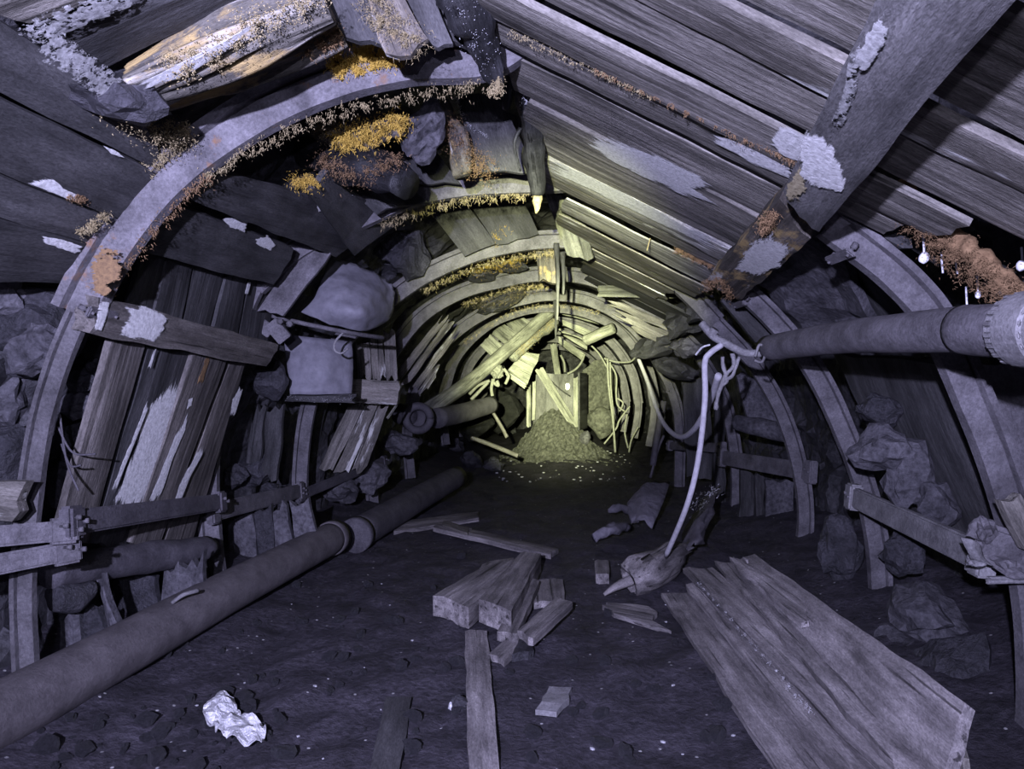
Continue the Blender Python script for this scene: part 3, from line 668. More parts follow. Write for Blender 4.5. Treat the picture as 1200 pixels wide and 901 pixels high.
tufts('yellow_mould', [P(560, 355, 10.7), P(590, 350, 10.7), P(625, 338, 10.7)], 'tan', rz, 170, .06, .05, (0, -.7, .3), 'yellow mould')
rz2 = lump('overhead_rock', 'orange mouldy ledge above the fourth arch crown', 'rubble', P(590, 310, 8.6), (.3, .2, .07), 'coal', cuts=6, rough=.35)
tufts('orange_mould', [P(555, 312, 8.4), P(575, 308, 8.4), P(605, 304, 8.4)], 'orange', rz2, 190, .05, .05, (0, -.7, .3), 'orange mould')

# ------------------------------------------------------------------ left wall
GW = 'leaning boards of the left wall'
wb = []
edges = [(133, 400, 62, 640), (177, 404, 108, 640), (229, 412, 152, 640), (262, 420, 186, 640), (272, 424, 190, 640), (293, 430, 228, 640)]
labs = ['leftmost leaning wall board, plain brown grey', 'leaning wall board with the largest white mould patch', 'leaning wall board with an orange streak at its head', '', 'rightmost of the big leaning wall boards, mould on its edge']
for i, (a, b) in enumerate(((0, 1), (1, 2), (2, 4), (4, 5))):
    e, f = edges[a], edges[b]
    lab = [labs[0], labs[1], labs[2], labs[4]][i]
    wb.append(Q('leaning_board', lab, 'wall board', [(e[0]+2, e[1]-8), (f[0]-3, f[1]-8), (e[2]+2, e[3]), (f[2]-3, f[3])], 'WL', ('wbrown', 'wdark', 'wbrown', 'wbrown')[i], .04, GW, d=(.0, -.02, .01, -.01)[i]))
patch('white_mould', [(205, 446), (212, 450), (196, 500), (186, 540), (172, 575), (160, 600), (142, 600), (128, 592), (140, 575), (146, 555), (160, 520), (172, 478), (190, 460)], 'WL', 'white', wb[1], -.012, jag=.06, label='large white mould patch')
patch('white_mould', [(218, 487), (222, 492), (203, 535), (190, 575), (180, 590), (172, 590), (185, 560), (205, 510)], 'WL', 'white', wb[2], .016, jag=.1)
patch('white_mould', [(220, 468), (226, 465), (224, 475), (218, 480)], 'WL', 'white', wb[2], .016, jag=.15)
patch('white_mould', [(235, 522), (238, 530), (222, 560), (206, 600), (198, 600), (212, 562)], 'WL', 'white', wb[2], .016, jag=.12)
patch('orange_streak', [(240, 418), (246, 420), (238, 445), (232, 448)], 'WL', 'rusty', wb[2], .016, jag=.1)
patch('white_mould', [(280, 455), (284, 456), (276, 485), (268, 488), (272, 468)], 'WL', 'white', wb[3], -.002, jag=.12)
patch('white_edge', [(172, 470), (176, 472), (136, 572), (128, 578)], 'WL', 'white', wb[0], .008, jag=.1)
patch('white_edge', [(180, 408), (183, 408), (176, 432), (172, 432)], 'WL', 'white', wb[0], .008, jag=.1)
for i, (e, f, lab) in enumerate((((172, 305, 150, 350), (196, 312, 178, 360), 'short upper wall board nearest the first arch, above the mouldy cross bar'), ((198, 312, 180, 362), (229, 318, 212, 368), 'short smooth upper wall board, second above the mouldy cross bar'), ((231, 318, 214, 370), (266, 325, 246, 380), 'short dark upper wall board, third above the mouldy cross bar'), ((270, 325, 250, 380), (292, 330, 278, 388), 'narrow upper wall board with white edge, fourth above the cross bar'), ((295, 330, 280, 388), (325, 336, 312, 400), 'upper wall board beside the diagonal plank, fifth above the cross bar'))):
    o = Q('leaning_board', lab, 'wall board', [(e[0], e[1]-14), (f[0], f[1]-14), (e[2], e[3]+10), (f[2], f[3]+10)], 'WL', 'wdark', .03, GW, d=-.06+.012*(i % 2))
    if i == 3: patch('white_edge', [(290, 330), (294, 331), (290, 345), (286, 344)], 'WL', 'white', o, -.03, jag=.1)
cb = Q('cross_bar', 'stout horizontal wall bar, one end crusted with white mould', 'bar', [(118, 347), (106, 392), (328, 404), (312, 430)], 'WL', 'wbrown', .09, d=.1)
patch('white_mould', [(148, 362), (165, 356), (195, 367), (196, 375), (188, 392), (180, 402), (160, 398), (140, 392), (148, 378)], 'WL', 'white', cb, .105, jag=.05, label='white mould crust')
patch('white_mould', [(115, 355), (127, 354), (125, 370), (118, 388), (110, 385)], 'WL', 'white', cb, .105, jag=.15)
dpl = Q('diagonal_plank', 'short diagonal plank leaning left of the rubber sheet', 'plank', [(358, 285), (388, 296), (302, 362), (330, 372)], 5.2, 'steel', .04)
# hung sheets
sh = sheet('rubber_sheet', [[P(388, 300, 6.1), P(420, 312, 6.2), P(445, 322, 6.35), P(460, 334, 6.5)], [P(378, 325, 5.85), P(408, 335, 5.8), P(438, 345, 5.95), P(462, 355, 6.5)], [P(368, 350, 5.75), P(400, 362, 5.6), P(430, 368, 5.75), P(458, 372, 6.4)], [P(352, 366, 5.8), P(395, 382, 5.75), P(425, 388, 5.9), P(445, 382, 6.3)]], 'rubber', .012, None, .035, 6)
tag(sh, 'bulging grey rubber sheet hung under the dark triangular board', 'rubber sheet')
sh2 = sheet('rubber_sheet', [[P(332, 392, 6.3), P(372, 396, 6.3), P(412, 400, 6.5)], [P(336, 425, 6.25), P(374, 428, 6.15), P(414, 430, 6.45)], [P(340, 462, 6.2), P(376, 462, 6.2), P(412, 461, 6.4)]], 'rubber', .012, None, .012, 5)
tufts('white_crumbs', [at(335, 466, 6.3), at(375, 468, 6.28), at(410, 467, 6.3)], 'chip', sh2, 30, .012, .03, (0, -.6, .5))
tag(sh2, 'flat square grey sheet hanging below the bulging rubber sheet', 'rubber sheet')
T('sheet_rod', 'thin rod carrying the hung sheets, running along the left wall', 'rod', [P(318, 370, 5.6), P(360, 380, 5.65), P(410, 390, 5.8), P(450, 396, 6.2)], .018, 'steel', seg=8)
T('wire_hook', 'bent wire hook hanging from the sheet rod', 'hook', [P(402, 390, 5.75), P(393, 400, 5.75), P(392, 410, 5.75), P(400, 414, 5.75), P(408, 408, 5.75)], .009, 'steelg', seg=6)
jk = thing('rod_joint', 'dusty bolted joint at the near end of the sheet rod', 'joint', P(318, 375, 5.5))
box('plate', P(306, 380, 5.45), V((1, .2, -.8)), V((0, -1, 0)), (.2, .1, .06), 'steel', jk); box('plate', P(326, 388, 5.45), V((.8, .2, -1)), V((0, -1, 0)), (.17, .11, .06), 'steel', jk); bolt(P(330, 377, 5.4), (0, -1, 0), jk, .02, .1); bolt(P(341, 380, 5.4), (0, -1, 0), jk, .02, .1)
lump('shale_block', 'dark shale block between the cross bar and the square sheet', 'rock', P(318, 445, 6.0), (.16, .2, .18), 'coal')
wl2 = Q('ledge_board', 'short horizontal ledge board with white smear below the square sheet', 'board', [(405, 444), (400, 470), (468, 446), (464, 474)], 7.4, 'wgreyf', .12)
Q('ledge_board', 'thin dark ledge strip under the square sheet, crumbs on top', 'board', [(330, 462), (328, 470), (415, 462), (415, 472)], 6.35, 'wdark', .1)
for i, (x0, x1, x2_, x3, lab, mt_) in enumerate(((408, 428, 372, 390, 'weathered upright board left of its two neighbours below the ledge', 'wgrey'), (429, 443, 391, 410, 'weathered upright board, middle of three below the ledge', 'wgreyf'), (444, 456, 411, 428, 'weathered upright board right of its two neighbours below the ledge', 'wgreyf'))):
    Q('leaning_board', lab, 'wall board', [(x0, 474), (x1, 474), (x2_, 552), (x3, 550)], 7.9, mt_, .04, GW, splinter=.05)
for i, (p, lab, mt_) in enumerate((([(415, 398), (432, 398), (418, 444), (436, 444)], 'upright board above the ledge, beside the square sheet', 'wgrey'), ([(433, 396), (448, 392), (437, 446), (452, 444)], 'pale splintered upright board above the ledge', 'wgreyf'), ([(449, 390), (462, 384), (453, 446), (466, 444)], 'third upright board above the ledge, against the arch', 'wgrey'))):
    Q('leaning_board', lab, 'wall board', p, 7.9, mt_, .04, GW, splinter=.06)
for i, (p, lab) in enumerate((([(515, 373), (524, 374), (457, 445), (466, 449)], 'outer splintered stave leaning between fourth and fifth arch'), ([(525, 375), (531, 378), (472, 445), (480, 448)], 'middle splintered stave leaning between fourth and fifth arch'), ([(530, 388), (536, 392), (484, 452), (491, 454)], 'inner splintered stave leaning between fourth and fifth arch'), ([(508, 430), (514, 438), (492, 455), (498, 460)], 'broken pale stave stub under the leaning staves'))):
    Q('stave', lab, 'stave', p, 9.9, 'wgreyf', .05, 'staves on the left wall', splinter=.12, rag=.012)
T('slanting_stick', 'small pale stick slanting below the ledge', 'stick', [P(468, 470, 7.8), P(454, 490, 7.6)], .015, 'wyel', seg=6)

# left wall lower: rubble, slats, spacers
big = lump('coal_boulder', 'huge black coal boulder behind the nearest arch at the left edge', 'rock', P(30, 385, 3.35), (.24, .2, .22), 'coal', cuts=10, rough=.35)
lump('coal_boulder', 'dusty boulder resting under the huge black one', 'rock', P(45, 410, 3.25), (.17, .13, .13), 'shale', cuts=9, rough=.3)
lump('coal_boulder', 'flat dark boulder at the very left edge under the shoulder boards', 'rock', P(-10, 345, 3.2), (.2, .15, .12), 'shale', cuts=9, rough=.3)
for i, (x, y, Y, sx, sz, lab) in enumerate(((8, 470, 3.45, .16, .26, 'fractured dark rock left of the nearest arch leg'), (10, 540, 3.4, .17, .2, 'lower fractured rock left of the nearest arch leg'), (98, 440, 3.7, .09, .1, 'small block between arch leg and leaning boards, upper'), (95, 475, 3.7, .07, .07, 'small pale pebble block between arch leg and leaning boards'), (82, 520, 3.7, .07, .12, 'narrow rock beside the arch leg, above the steel bars'), (75, 570, 3.65, .06, .13, 'lower narrow rock beside the arch leg'))):
    lump('side_rock', lab, 'rock', P(x, y, Y), (sx, .14, sz), 'shale' if i in (3, 0) else 'coal', cuts=8, rough=.3)
Q('pale_slab', 'pale square slab at the left edge above the steel bars', 'slab', [(-30, 566), (-30, 605), (33, 566), (12, 611)], 3.0, 'wgreyf', .06)
def spacer(label, pts, w=.1, t=.035, mat='steel'):
    r = thing('spacer_bar', label, 'spacer bar', pts[0], 'steel spacer bars between the arches')
    d = (pts[1]-pts[0]).normalized(); nrm = V((-pts[0].x, 0, .2)); 
    box('bar', (pts[0]+pts[1])/2, d, nrm, ((pts[1]-pts[0]).length, w, t), mat, r, .01)
    for p in pts:
        c = box('end_clamp', p, d, nrm, (.12, w*1.3, t*1.7), mat, r, .012)
        bolt(p+nrm.normalized()*.03+d*.03, nrm, c, .01, .05); bolt(p+nrm.normalized()*.03-d*.03+V((0, 0, .02)), nrm, c, .01, .05)
    return r
spacer('upper flat steel bar at the left edge, ending at the nearest arch leg', [P(-70, 634, 2.75), P(74, 622, 3.1)], .085, .025)
spacer('lower flat steel bar at the left edge', [P(-70, 674, 2.75), P(78, 646, 3.15)], .085, .025)
spacer('dark flat steel bar crossing the foot of the leaning boards', [P(85, 612, 3.15), P(258, 588, 4.95)], .11, mat='dpipe')
spacer('flat steel bar from the second arch leg towards the third', [P(250, 600, 5.05), P(352, 575, 6.9)], .13, mat='steel')
spacer('thin flat bar from third to fourth arch on the left wall', [P(352, 580, 6.9), P(450, 540, 9.0)], .1, mat='dpipe')
T('side_log', 'dark round log lying along the left wall under the steel bars', 'log', [P(58, 672, 3.5), P(110, 662, 3.8), P(180, 652, 4.3), P(242, 642, 4.8)], [.07, .085, .09, .085], 'dpipe', rough=.15, seg=16)
T('side_log', 'short knobbly log end under the longer dark log', 'log', [P(62, 702, 3.5), P(85, 696, 3.6), P(105, 690, 3.7)], [.06, .07, .05], 'coal', rough=.3, seg=14)
for i, (p, mt_, lab) in enumerate((([(110, 680), (120, 676), (128, 765), (142, 748)], 'shale', 'thin stone slat under the log, left one of the row'), ([(68, 718), (92, 715), (72, 800), (96, 790)], 'shale', 'broad pointed stone slat beside the nearest arch leg'), ([(94, 720), (112, 700), (100, 790), (130, 765)], 'coal', 'dark stone slat between the pointed slat and the thin slat'), ([(130, 685), (182, 672), (145, 750), (190, 722)], 'coal', 'wide dark stone slab behind the big pipe'), ([(192, 665), (208, 660), (188, 725), (206, 715)], 'shale', 'upright pointed stone slat left of the second arch leg'), ([(210, 665), (238, 655), (208, 715), (240, 695)], 'shale', 'rough stone slat against the second arch leg'),
        ([(272, 605), (296, 600), (278, 680), (302, 668)], 'shale', 'first stone slat right of the second arch leg'), ([(298, 600), (318, 596), (304, 668), (324, 655)], 'coal', 'dark stone slat second right of the second arch leg'), ([(318, 596), (336, 592), (326, 655), (345, 645)], 'shale', 'stone slat third right of the second arch leg'), ([(338, 592), (362, 586), (348, 640), (370, 625)], 'shale', 'stone slat farthest right before the pipe end'), ([(298, 480), (312, 480), (285, 560), (300, 560)], 'wdark', 'dark upright slat in the shade right of the leaning boards'), ([(314, 480), (332, 480), (302, 565), (322, 560)], 'wdark', 'second dark upright slat right of the leaning boards'))):
    Q('stone_slab' if mt_ != 'wdark' else 'leaning_board', lab, 'slat', p, 3.75 if i < 3 else 4.4 if i < 6 else 5.9 if i < 10 else 6.2, mt_, .06, 'slats of the lower left wall', rag=.015, splinter=.05, warp=.012)
for i, (x, y, Y, s, lab) in enumerate(((300, 550, 6.3, .2, 'dark rock heap left of the third arch leg, upper lump'), (320, 585, 6.4, .16, 'dark rock under the upper lump near the third arch leg'), (275, 560, 6.0, .13, 'small dark rock right of the leaning boards'), (400, 575, 8.0, .2, 'dusty block beside the bar, foot of the weathered boards'), (435, 560, 8.6, .24, 'smooth dusty boulder below the weathered boards'), (470, 520, 9.6, .25, 'dark boulder near the round pipe flange'))):
    lump('side_rock', lab, 'rock', P(x, y, Y), (s, s, s*.85), 'coal' if i < 3 else 'shale', cuts=9, rough=.28)
T('bent_cable', 'short bent cable end sticking out above the big pipe', 'cable', [P(202, 706, 4.0), P(215, 697, 4.0), P(232, 692, 4.1)], .012, 'steelg', seg=6)
for i, p in enumerate(([(70, 485), (78, 540), (92, 575)], [(68, 500), (85, 530), (112, 532)], [(72, 520), (82, 545), (95, 545)])):
    T('root_wire', ['longest dark wire dangling beside the nearest arch leg', 'dark wire twig reaching right beside the nearest arch leg', 'short dark wire beside the nearest arch leg'][i], 'wire', [P(x, y, 3.3) for x, y in p], .005, 'dpipe', seg=6)

# ------------------------------------------------------------------ pipes
def pipepart(name, lab, cat, pts, r, mat, flange=None, bore=.8):
    root = thing(name, lab, cat, pts[0]); tube('body', pts, r, mat, root, seg=28, bore=bore, rough=.012, rs=4)
    for i in (flange or ()):
        d = (pts[1]-pts[0]).normalized() if i == 0 else (pts[-1]-pts[-2]).normalized()
        c = pts[i]-d*.03*(1 if i else -1); fl = tube('flange', [c-d*.08, c-d*.075, c+d*.029, c+d*.03], [r*1.05, r*1.1, r*1.1, r*1.05], mat, root, seg=28, sub=False)
    return root
r_ = .135
pA = [V((-2.38, 2.1, .16)), V((-2.1, 2.95, .15)), V((-1.83, 4.6, .17)), V((-1.55, 6.35, .17))]
pipepart('floor_pipe', 'big dusty pipe lying along the foot of the left wall', 'pipe', pA, r_, 'pipe', (-1,))
T('pipe_weld_scrap', 'small pale scrap stuck to the underside of the big pipe', 'scrap', [onfloor(288, 722, .1), onfloor(293, 714, .14)], .012, 'chip', seg=6)
pB = [V((-1.45, 6.75, .1)), V((-1.15, 8.4, .14)), V((-.78, 10.2, .2))]
pipepart('floor_pipe', 'second darker pipe length behind the end of the big pipe', 'pipe', pB, .15, 'dpipe', (0,))
rp = thing('ring_flange', 'round open pipe flange standing against the left wall in the distance', 'flange', P(490, 490, 9.8))
tube('ring', [P(490, 490, 9.8)+V((.165*math.cos(a), .1*math.sin(a*0), .165*math.sin(a))) for a in [2*math.pi*k/24 for k in range(25)]], .055, 'dpipe', rp, seg=10, sub=False)
tube('body', [P(488, 490, 9.85), P(470, 485, 10.2)], .15, 'dpipe', rp, seg=18, bore=.85)
T('fallen_log', 'dark round log lying on the left bank in the distance', 'log', [P(512, 490, 10.5), P(545, 483, 11.3), P(576, 474, 12.2)], [.15, .15, .14], 'dpipe', seg=18, rough=.04)
# right wall pipe with coupling and hook
wp = [P(1560, 350, 1.35), P(1190, 386, 2.25), P(1130, 386, 2.5), P(1050, 391, 3.0), P(980, 396, 3.7), P(900, 408, 4.7)]
wpr = thing('hung_pipe', 'dusty pipe hung along the right wall with a ribbed coupling', 'pipe', wp[0])
tube('body', wp[1:], .082, 'steel', wpr, seg=26, bore=.8, rough=.012); tube('body', wp[:3], .086, 'steel', wpr, seg=26, rough=.01)
dq = (wp[2]-wp[1]).normalized(); cc = wp[1]-dq*.11
cp = tube('coupling', [cc-dq*.12, cc-dq*.115, cc-dq*.06, cc-dq*.055, cc+dq*.055, cc+dq*.06, cc+dq*.1, cc+dq*.105], [.1, .106, .106, .118, .118, .108, .108, .098], 'steelg', wpr, seg=30, sub=False, flat=True)
rf = dq.orthogonal().normalized(); bf = dq.cross(rf)
for k in range(20):
    a = 2*math.pi*k/20; q = rf*math.cos(a)+bf*math.sin(a); box('lug', cc+dq*.015+q*.111, dq, q, (.16, .02, .008), 'steelg', cp, .004)
# bracket holding the pipe end
br = thing('pipe_bracket', 'bent steel bracket tied to the far end of the wall pipe', 'bracket', P(850, 405, 4.7))
tube('arm', [P(822, 378, 4.75), P(836, 394, 4.72), P(850, 402, 4.7), P(872, 413, 4.68), P(892, 414, 4.66)], .026, 'steelg', br, seg=10)
tube('stub', [P(834, 392, 4.72), P(838, 386, 4.7)], .03, 'steelg', br, seg=8)
tube('loop', [P(885, 418, 4.6), P(890, 404, 4.58), P(897, 410, 4.6), P(893, 424, 4.62), P(884, 422, 4.62)], .009, 'steelg', br, seg=6)
tube('tip', [P(815, 416, 4.7), P(823, 407, 4.7), P(832, 404, 4.7)], .007, 'foil', br, seg=6)
for i, p in enumerate(([(858, 414), (860, 428), (850, 440), (842, 462), (838, 480)], [(847, 418), (848, 432), (852, 446), (846, 452)], [(866, 418), (858, 440), (848, 445)])):
    T('tie_wire', ['long frayed tie cord dangling from the pipe bracket', 'short knotted tie cord under the pipe bracket', 'looped tie cord right of the knotted one'][i], 'cord', [P(x, y, 4.68) for x, y in p], .012 if i else .014, 'steelg', seg=7, rough=.4, rs=30)
hs = thing('water_hose', 'pale hose hanging from the pipe bracket down to the stump', 'hose', P(780, 652, 5.2))
tube('body', [P(846, 404, 4.7), P(832, 414, 4.68), P(826, 426, 4.68), P(826, 470, 4.7), P(818, 540, 4.85), P(804, 595, 5.0), P(780, 652, 5.5)], .019, 'hose', hs, seg=12)
T('hose_loop', 'thin hose sagging in a loop from the fifth arch to the hanging hose', 'hose', [P(748, 420, 9.5), P(758, 445, 9.0), P(772, 485, 8.0), P(785, 505, 7.2), P(800, 512, 6.5), P(816, 500, 5.9), P(832, 470, 5.4), P(842, 440, 5.0)], .024, 'hose', seg=10)
# ------------------------------------------------------------------ right wall
Q('shale_slab', 'brownish shale slab above the wall pipe, behind the dusty arch segment', 'slab', [(870, 300), (945, 262), (935, 395), (1030, 385)], 'RU', 'shale', .06, d=-.02, rag=.03, splinter=.08, warp=.05)
Q('shale_slab', 'dark slanting slab between two arch legs above the wall pipe', 'slab', [(960, 290), (1000, 290), (1020, 390), (1065, 375)], 'RU', 'wdark', .05, d=-.1)
Q('lagging_board', 'dark board wedged behind the bracket, below the mouldy beam', 'board', [(845, 352), (862, 345), (885, 400), (905, 392)], 5.6, 'wdark', .05)
Q('shale_slab', 'smooth shaded slab under the wall pipe between the two nearest right legs', 'slab', [(975, 415), (1095, 425), (1060, 600), (1175, 640)], 'WR', 'wblue', .06, d=-.12, rag=.01, warp=.012)
for i, (x, y, Y, s, lab) in enumerate(((1035, 525, 4.25, (.2, .16, .16), 'jagged dusty rock right of the second right leg, upper'), (1065, 555, 4.2, (.17, .16, .22), 'smooth dusty rock below the jagged one'), (1030, 480, 4.5, (.16, .14, .12), 'dark rock just under the wall pipe'), (1095, 590, 4.1, (.14, .14, .16), 'dusty rock touching the right spacer bar'), (1060, 645, 4.6, (.16, .16, .16), 'reddish small block under the right spacer bar'), (1090, 720, 4.2, (.3, .2, .15), 'dusty log shaped rock beside the plank stack'), (1060, 765, 4.3, (.24, .2, .14), 'flat dark stone under the log shaped rock'), (1110, 800, 3.9, (.3, .22, .3), 'large smooth dark boulder behind the plank stack'), (985, 640, 5.6, (.15, .16, .3), 'rust specked rock left of the second right leg'), (1000, 735, 5.4, (.2, .16, .14), 'dark rock at the foot of the second right leg'))):
    lump('side_rock', lab, 'rock', P(x, y, Y), s, 'shale' if i in (0, 1, 3, 5, 6) else 'coal', cuts=10, rough=.25)
Q('lagging_board', 'dusty lagging sheet behind the nearest right leg at the right edge', 'board', [(1130, 425), (1290, 425), (1200, 600), (1330, 610)], 3.5, 'steel', .04)
spacer('dusty spacer bar bolted between the two nearest right legs', [P(1000, 582, 4.95), P(1150, 652, 3.25)], .135, .05, 'steelg')
spacer('level spacer bar between third and fourth right legs', [P(846, 536, 8.8), P(950, 553, 6.95)], .17, .05)
spacer('thin spacer bar deep on the right between fourth and fifth legs', [P(785, 522, 11.0), P(846, 525, 9.0)], .12, .05)
ms = thing('clamp_mess', 'mud caked steel clamp with torn foil on the nearest right leg', 'clamp', P(1165, 640, 3.05))
box('plate', P(1172, 640, 3.02), V((1, 0, -.35)), V((-.5, -1, 0)), (.2, .16, .06), 'steel', ms, .02)
lump('mud_cake', None, None, P(1150, 622, 3.0), (.07, .05, .06), 'steel', parent=ms, rough=.4); lump('mud_cake', None, None, P(1175, 662, 2.98), (.1, .05, .035), 'steel', parent=ms, rough=.4); lump('mud_cake', None, None, P(1142, 656, 3.0), (.05, .04, .03), 'steelg', parent=ms, rough=.4)
fo_ = sheet('torn_foil', [[P(1126, 630, 2.96), P(1138, 632, 2.93), P(1150, 640, 2.96)], [P(1132, 645, 2.95), P(1142, 646, 2.92), P(1155, 652, 2.96)], [P(1140, 656, 2.95), P(1150, 658, 2.93), P(1166, 664, 2.96)]], 'steelg', .004, ms, .02); fo_['label'] = 'pale torn foil'
Q('bracket_plate', 'flat pale plate sticking out under the muddy clamp', 'plate', [(1158, 678), (1162, 686), (1230, 676), (1230, 686)], 2.95, 'steelg', .02)
Q('wood_offcut', 'grey wood offcut wedged in front of the nearest right leg', 'offcut', [(1176, 590), (1195, 575), (1200, 640), (1230, 630)], 2.9, 'wgrey', .05)
GR = 'upright slats of the right wall'
for i, (p, Y, lab) in enumerate((([(868, 552), (884, 556), (866, 655), (882, 655)], 8.4, 'upright slat just right of the fourth right leg'), ([(886, 556), (896, 558), (886, 655), (896, 655)], 8.3, 'narrow upright slat between two wider right wall slats'), ([(898, 560), (930, 566), (898, 645), (928, 660)], 8.1, 'wide ribbed slab left of the third right leg'), ([(862, 440), (900, 440), (880, 500), (925, 500)], 8.0, 'smooth slab above the level spacer bar'), ([(800, 440), (830, 440), (806, 560), (835, 560)], 9.9, 'dim upright slat behind the hanging hose'), ([(838, 460), (850, 462), (836, 640), (850, 640)], 9.4, 'dim upright slat behind the hanging hose, beside the fourth right leg'))):
    Q('upright_slab', lab, 'slat', p, Y, 'shale' if i in (2, 3) else 'wdark', .06, GR, rag=.015, splinter=.05, warp=.012)
T('side_log', 'dusty round log above the level spacer bar on the right', 'log', [P(862, 495, 7.9), P(890, 500, 7.7), P(925, 508, 7.4)], [.08, .1, .09], 'shale', rough=.15)
for i, (x, y, Y, s, lab) in enumerate(((770, 400, 9.0, (.5, .4, .16), 'splintered dark rock mass under the tilted pale board'), (800, 375, 8.2, (.4, .3, .18), 'black rock mass left of the mouldy beam'), (822, 365, 7.3, (.2, .25, .14), 'dark block beneath the end of the mouldy beam'), (806, 408, 7.6, (.2, .2, .12), 'dusty slab lump left of the pipe bracket'), (790, 430, 9.0, (.3, .3, .14), 'dim rock below the dusty slab lump'))):
    lump('overhead_rock', lab, 'rock', P(x, y, Y), s, 'coal' if i != 3 else 'shale', cuts=10, rough=.3)
for i, (a, b) in enumerate((((722, 352), (800, 385)), ((728, 364), (800, 398)), ((742, 377), (795, 405)))):
    Q('splintered_lath', ['upper splintered lath below the tilted pale board', 'middle splintered lath below the tilted pale board', 'lower splintered lath below the tilted pale board'][i], 'lath', [(a[0], a[1]), (a[0]-3, a[1]+8), (b[0], b[1]), (b[0]-4, b[1]+8)], 8.6, 'wgrey', .04, 'laths below the tilted board', splinter=.1, rag=.012)
# ------------------------------------------------------------------ floor: planks, timbers, scraps
def FQ(name, label, cat, pts, h, mat, t, grp=None, **kw):
    """lies on the floor: h = height of each corner above the floor"""
    hs_ = h if isinstance(h, (list, tuple)) else (h,)*4
    C = []
    for (x, y), hh in zip(pts, hs_):
        pl = Plane((0, 0, hh), (0, 1, -.011), (1, 0, 0)); C.append(pl.hit(x, y))
    return board(name, label, cat, C, mat, t, grp, **kw)
GS = 'planks stacked on the right of the floor'
FQ('stacked_plank', 'left outermost plank of the stack, its edge along the open floor', 'plank', [(776, 696), (826, 690), (985, 1010), (1130, 1010)], (.07, .1, .05, .09), 'wfloor', .04, GS, splinter=.06)
FQ('stacked_plank', 'narrow plank of the stack with a groove, second from the open floor', 'plank', [(802, 682), (832, 678), (1030, 960), (1110, 960)], (.17, .19, .13, .15), 'wfloor', .04, GS, splinter=.08)
p3 = FQ('stacked_plank', 'long straight plank of the stack with a sparkling pale edge', 'plank', [(800, 665), (836, 664), (1090, 960), (1180, 950)], (.24, .27, .2, .25), 'wfloor', .04, GS, splinter=.04)
tufts('pale_edge', [at(818, 683, 'F', .26), at(880, 752, 'F', .26), at(950, 835, 'F', .25)], 'chip', p3, 130, .006, .007, (0, -.5, .8), w=.003)
FQ('stacked_plank', 'broad split plank of the stack lying over its middle', 'plank', [(838, 657), (872, 655), (1060, 905), (1130, 905)], (.3, .33, .28, .32), 'wfloor', .045, GS, splinter=.1, rag=.015)
FQ('stacked_plank', 'topmost right plank of the stack, cut square at its near end', 'plank', [(858, 658), (884, 649), (1108, 925), (1128, 820)], (.34, .42, .3, .52), 'wfloor', .045, GS, splinter=.015)
FQ('stacked_plank', 'short splintered offcut on top of the plank stack', 'offcut', [(856, 655), (868, 652), (935, 722), (962, 712)], (.4, .42, .41, .42), 'wfloor', .03, GS, splinter=.1, rag=.02)
FQ('stacked_plank', 'near ragged plank end poking from under the stack', 'plank', [(1060, 850), (1122, 822), (1110, 905), (1132, 880)], (.25, .27, .25, .27), 'wgrey', .04, GS, splinter=.05)
GT = 'short timbers heaped mid floor'
FQ('short_timber', 'thick squared timber leftmost in the mid floor heap', 'timber', [(508, 697), (549, 710), (582, 655), (612, 657)], (.16, .16, .18, .18), 'wfloor', .14, GT)
FQ('short_timber', 'thick timber in the heap, second from the left with a dark end', 'timber', [(562, 700), (599, 716), (610, 646), (634, 648)], (.2, .2, .2, .2), 'wfloor', .15, GT)
FQ('short_timber', 'slim board of the heap with a bright cut end', 'timber', [(583, 738), (606, 742), (614, 678), (632, 680)], (.1, .1, .12, .12), 'wfloor', .06, GT)
FQ('short_timber', 'slanting board on the right of the heap, nearest cut end toward right', 'timber', [(606, 738), (624, 748), (650, 700), (671, 704)], (.12, .12, .13, .13), 'wfloor', .05, GT)
FQ('short_timber', 'flat dark board under the right end of the heap', 'timber', [(622, 680), (660, 678), (625, 705), (662, 702)], (.06, .06, .06, .06), 'wfloor', .05, GT)
FQ('short_timber', 'small board end lowest in front of the heap', 'timber', [(573, 764), (590, 774), (600, 742), (618, 748)], (.05, .05, .05, .05), 'wfloor', .04, GT)
FQ('short_timber', 'dark block half buried at the front of the heap', 'timber', [(600, 766), (626, 762), (606, 748), (622, 745)], (.05, .05, .05, .05), 'coal', .05, GT)
FQ('short_timber', 'thin board behind the heap, mostly hidden', 'timber', [(560, 672), (600, 660), (565, 660), (602, 652)], (.1, .1, .1, .1), 'wfloor', .05, GT)
FQ('floor_plank', 'narrow plank lying straight toward the viewer on the mid floor', 'plank', [(545, 738), (571, 738), (551, 990), (594, 990)], .045, 'wfloor', .035, splinter=.01)
FQ('floor_plank', 'short dark plank beside the small black stone, near the lower edge', 'plank', [(452, 816), (482, 816), (428, 930), (464, 930)], .03, 'wdark', .03, splinter=.01)
FQ('floor_plank', 'long thin board lying across the far floor on the left', 'plank', [(458, 611), (460, 622), (560, 599), (560, 606)], .06, 'wfloor', .05)
FQ('floor_plank', 'long thin lath pointing right across the far floor', 'plank', [(515, 611), (508, 617), (655, 642), (645, 649)], .07, 'wfloor', .05)
FQ('floor_plank', 'bright tipped lath beside the long thin board', 'plank', [(520, 609), (518, 614), (552, 618), (548, 624)], .1, 'wgreyf', .03)
FQ('flat_stone', 'flat pale stone slab alone on the open floor', 'stone', [(628, 831), (647, 804), (657, 833), (674, 806)], .03, 'steelg', .03, rag=.02, splinter=.02, warp=.008)
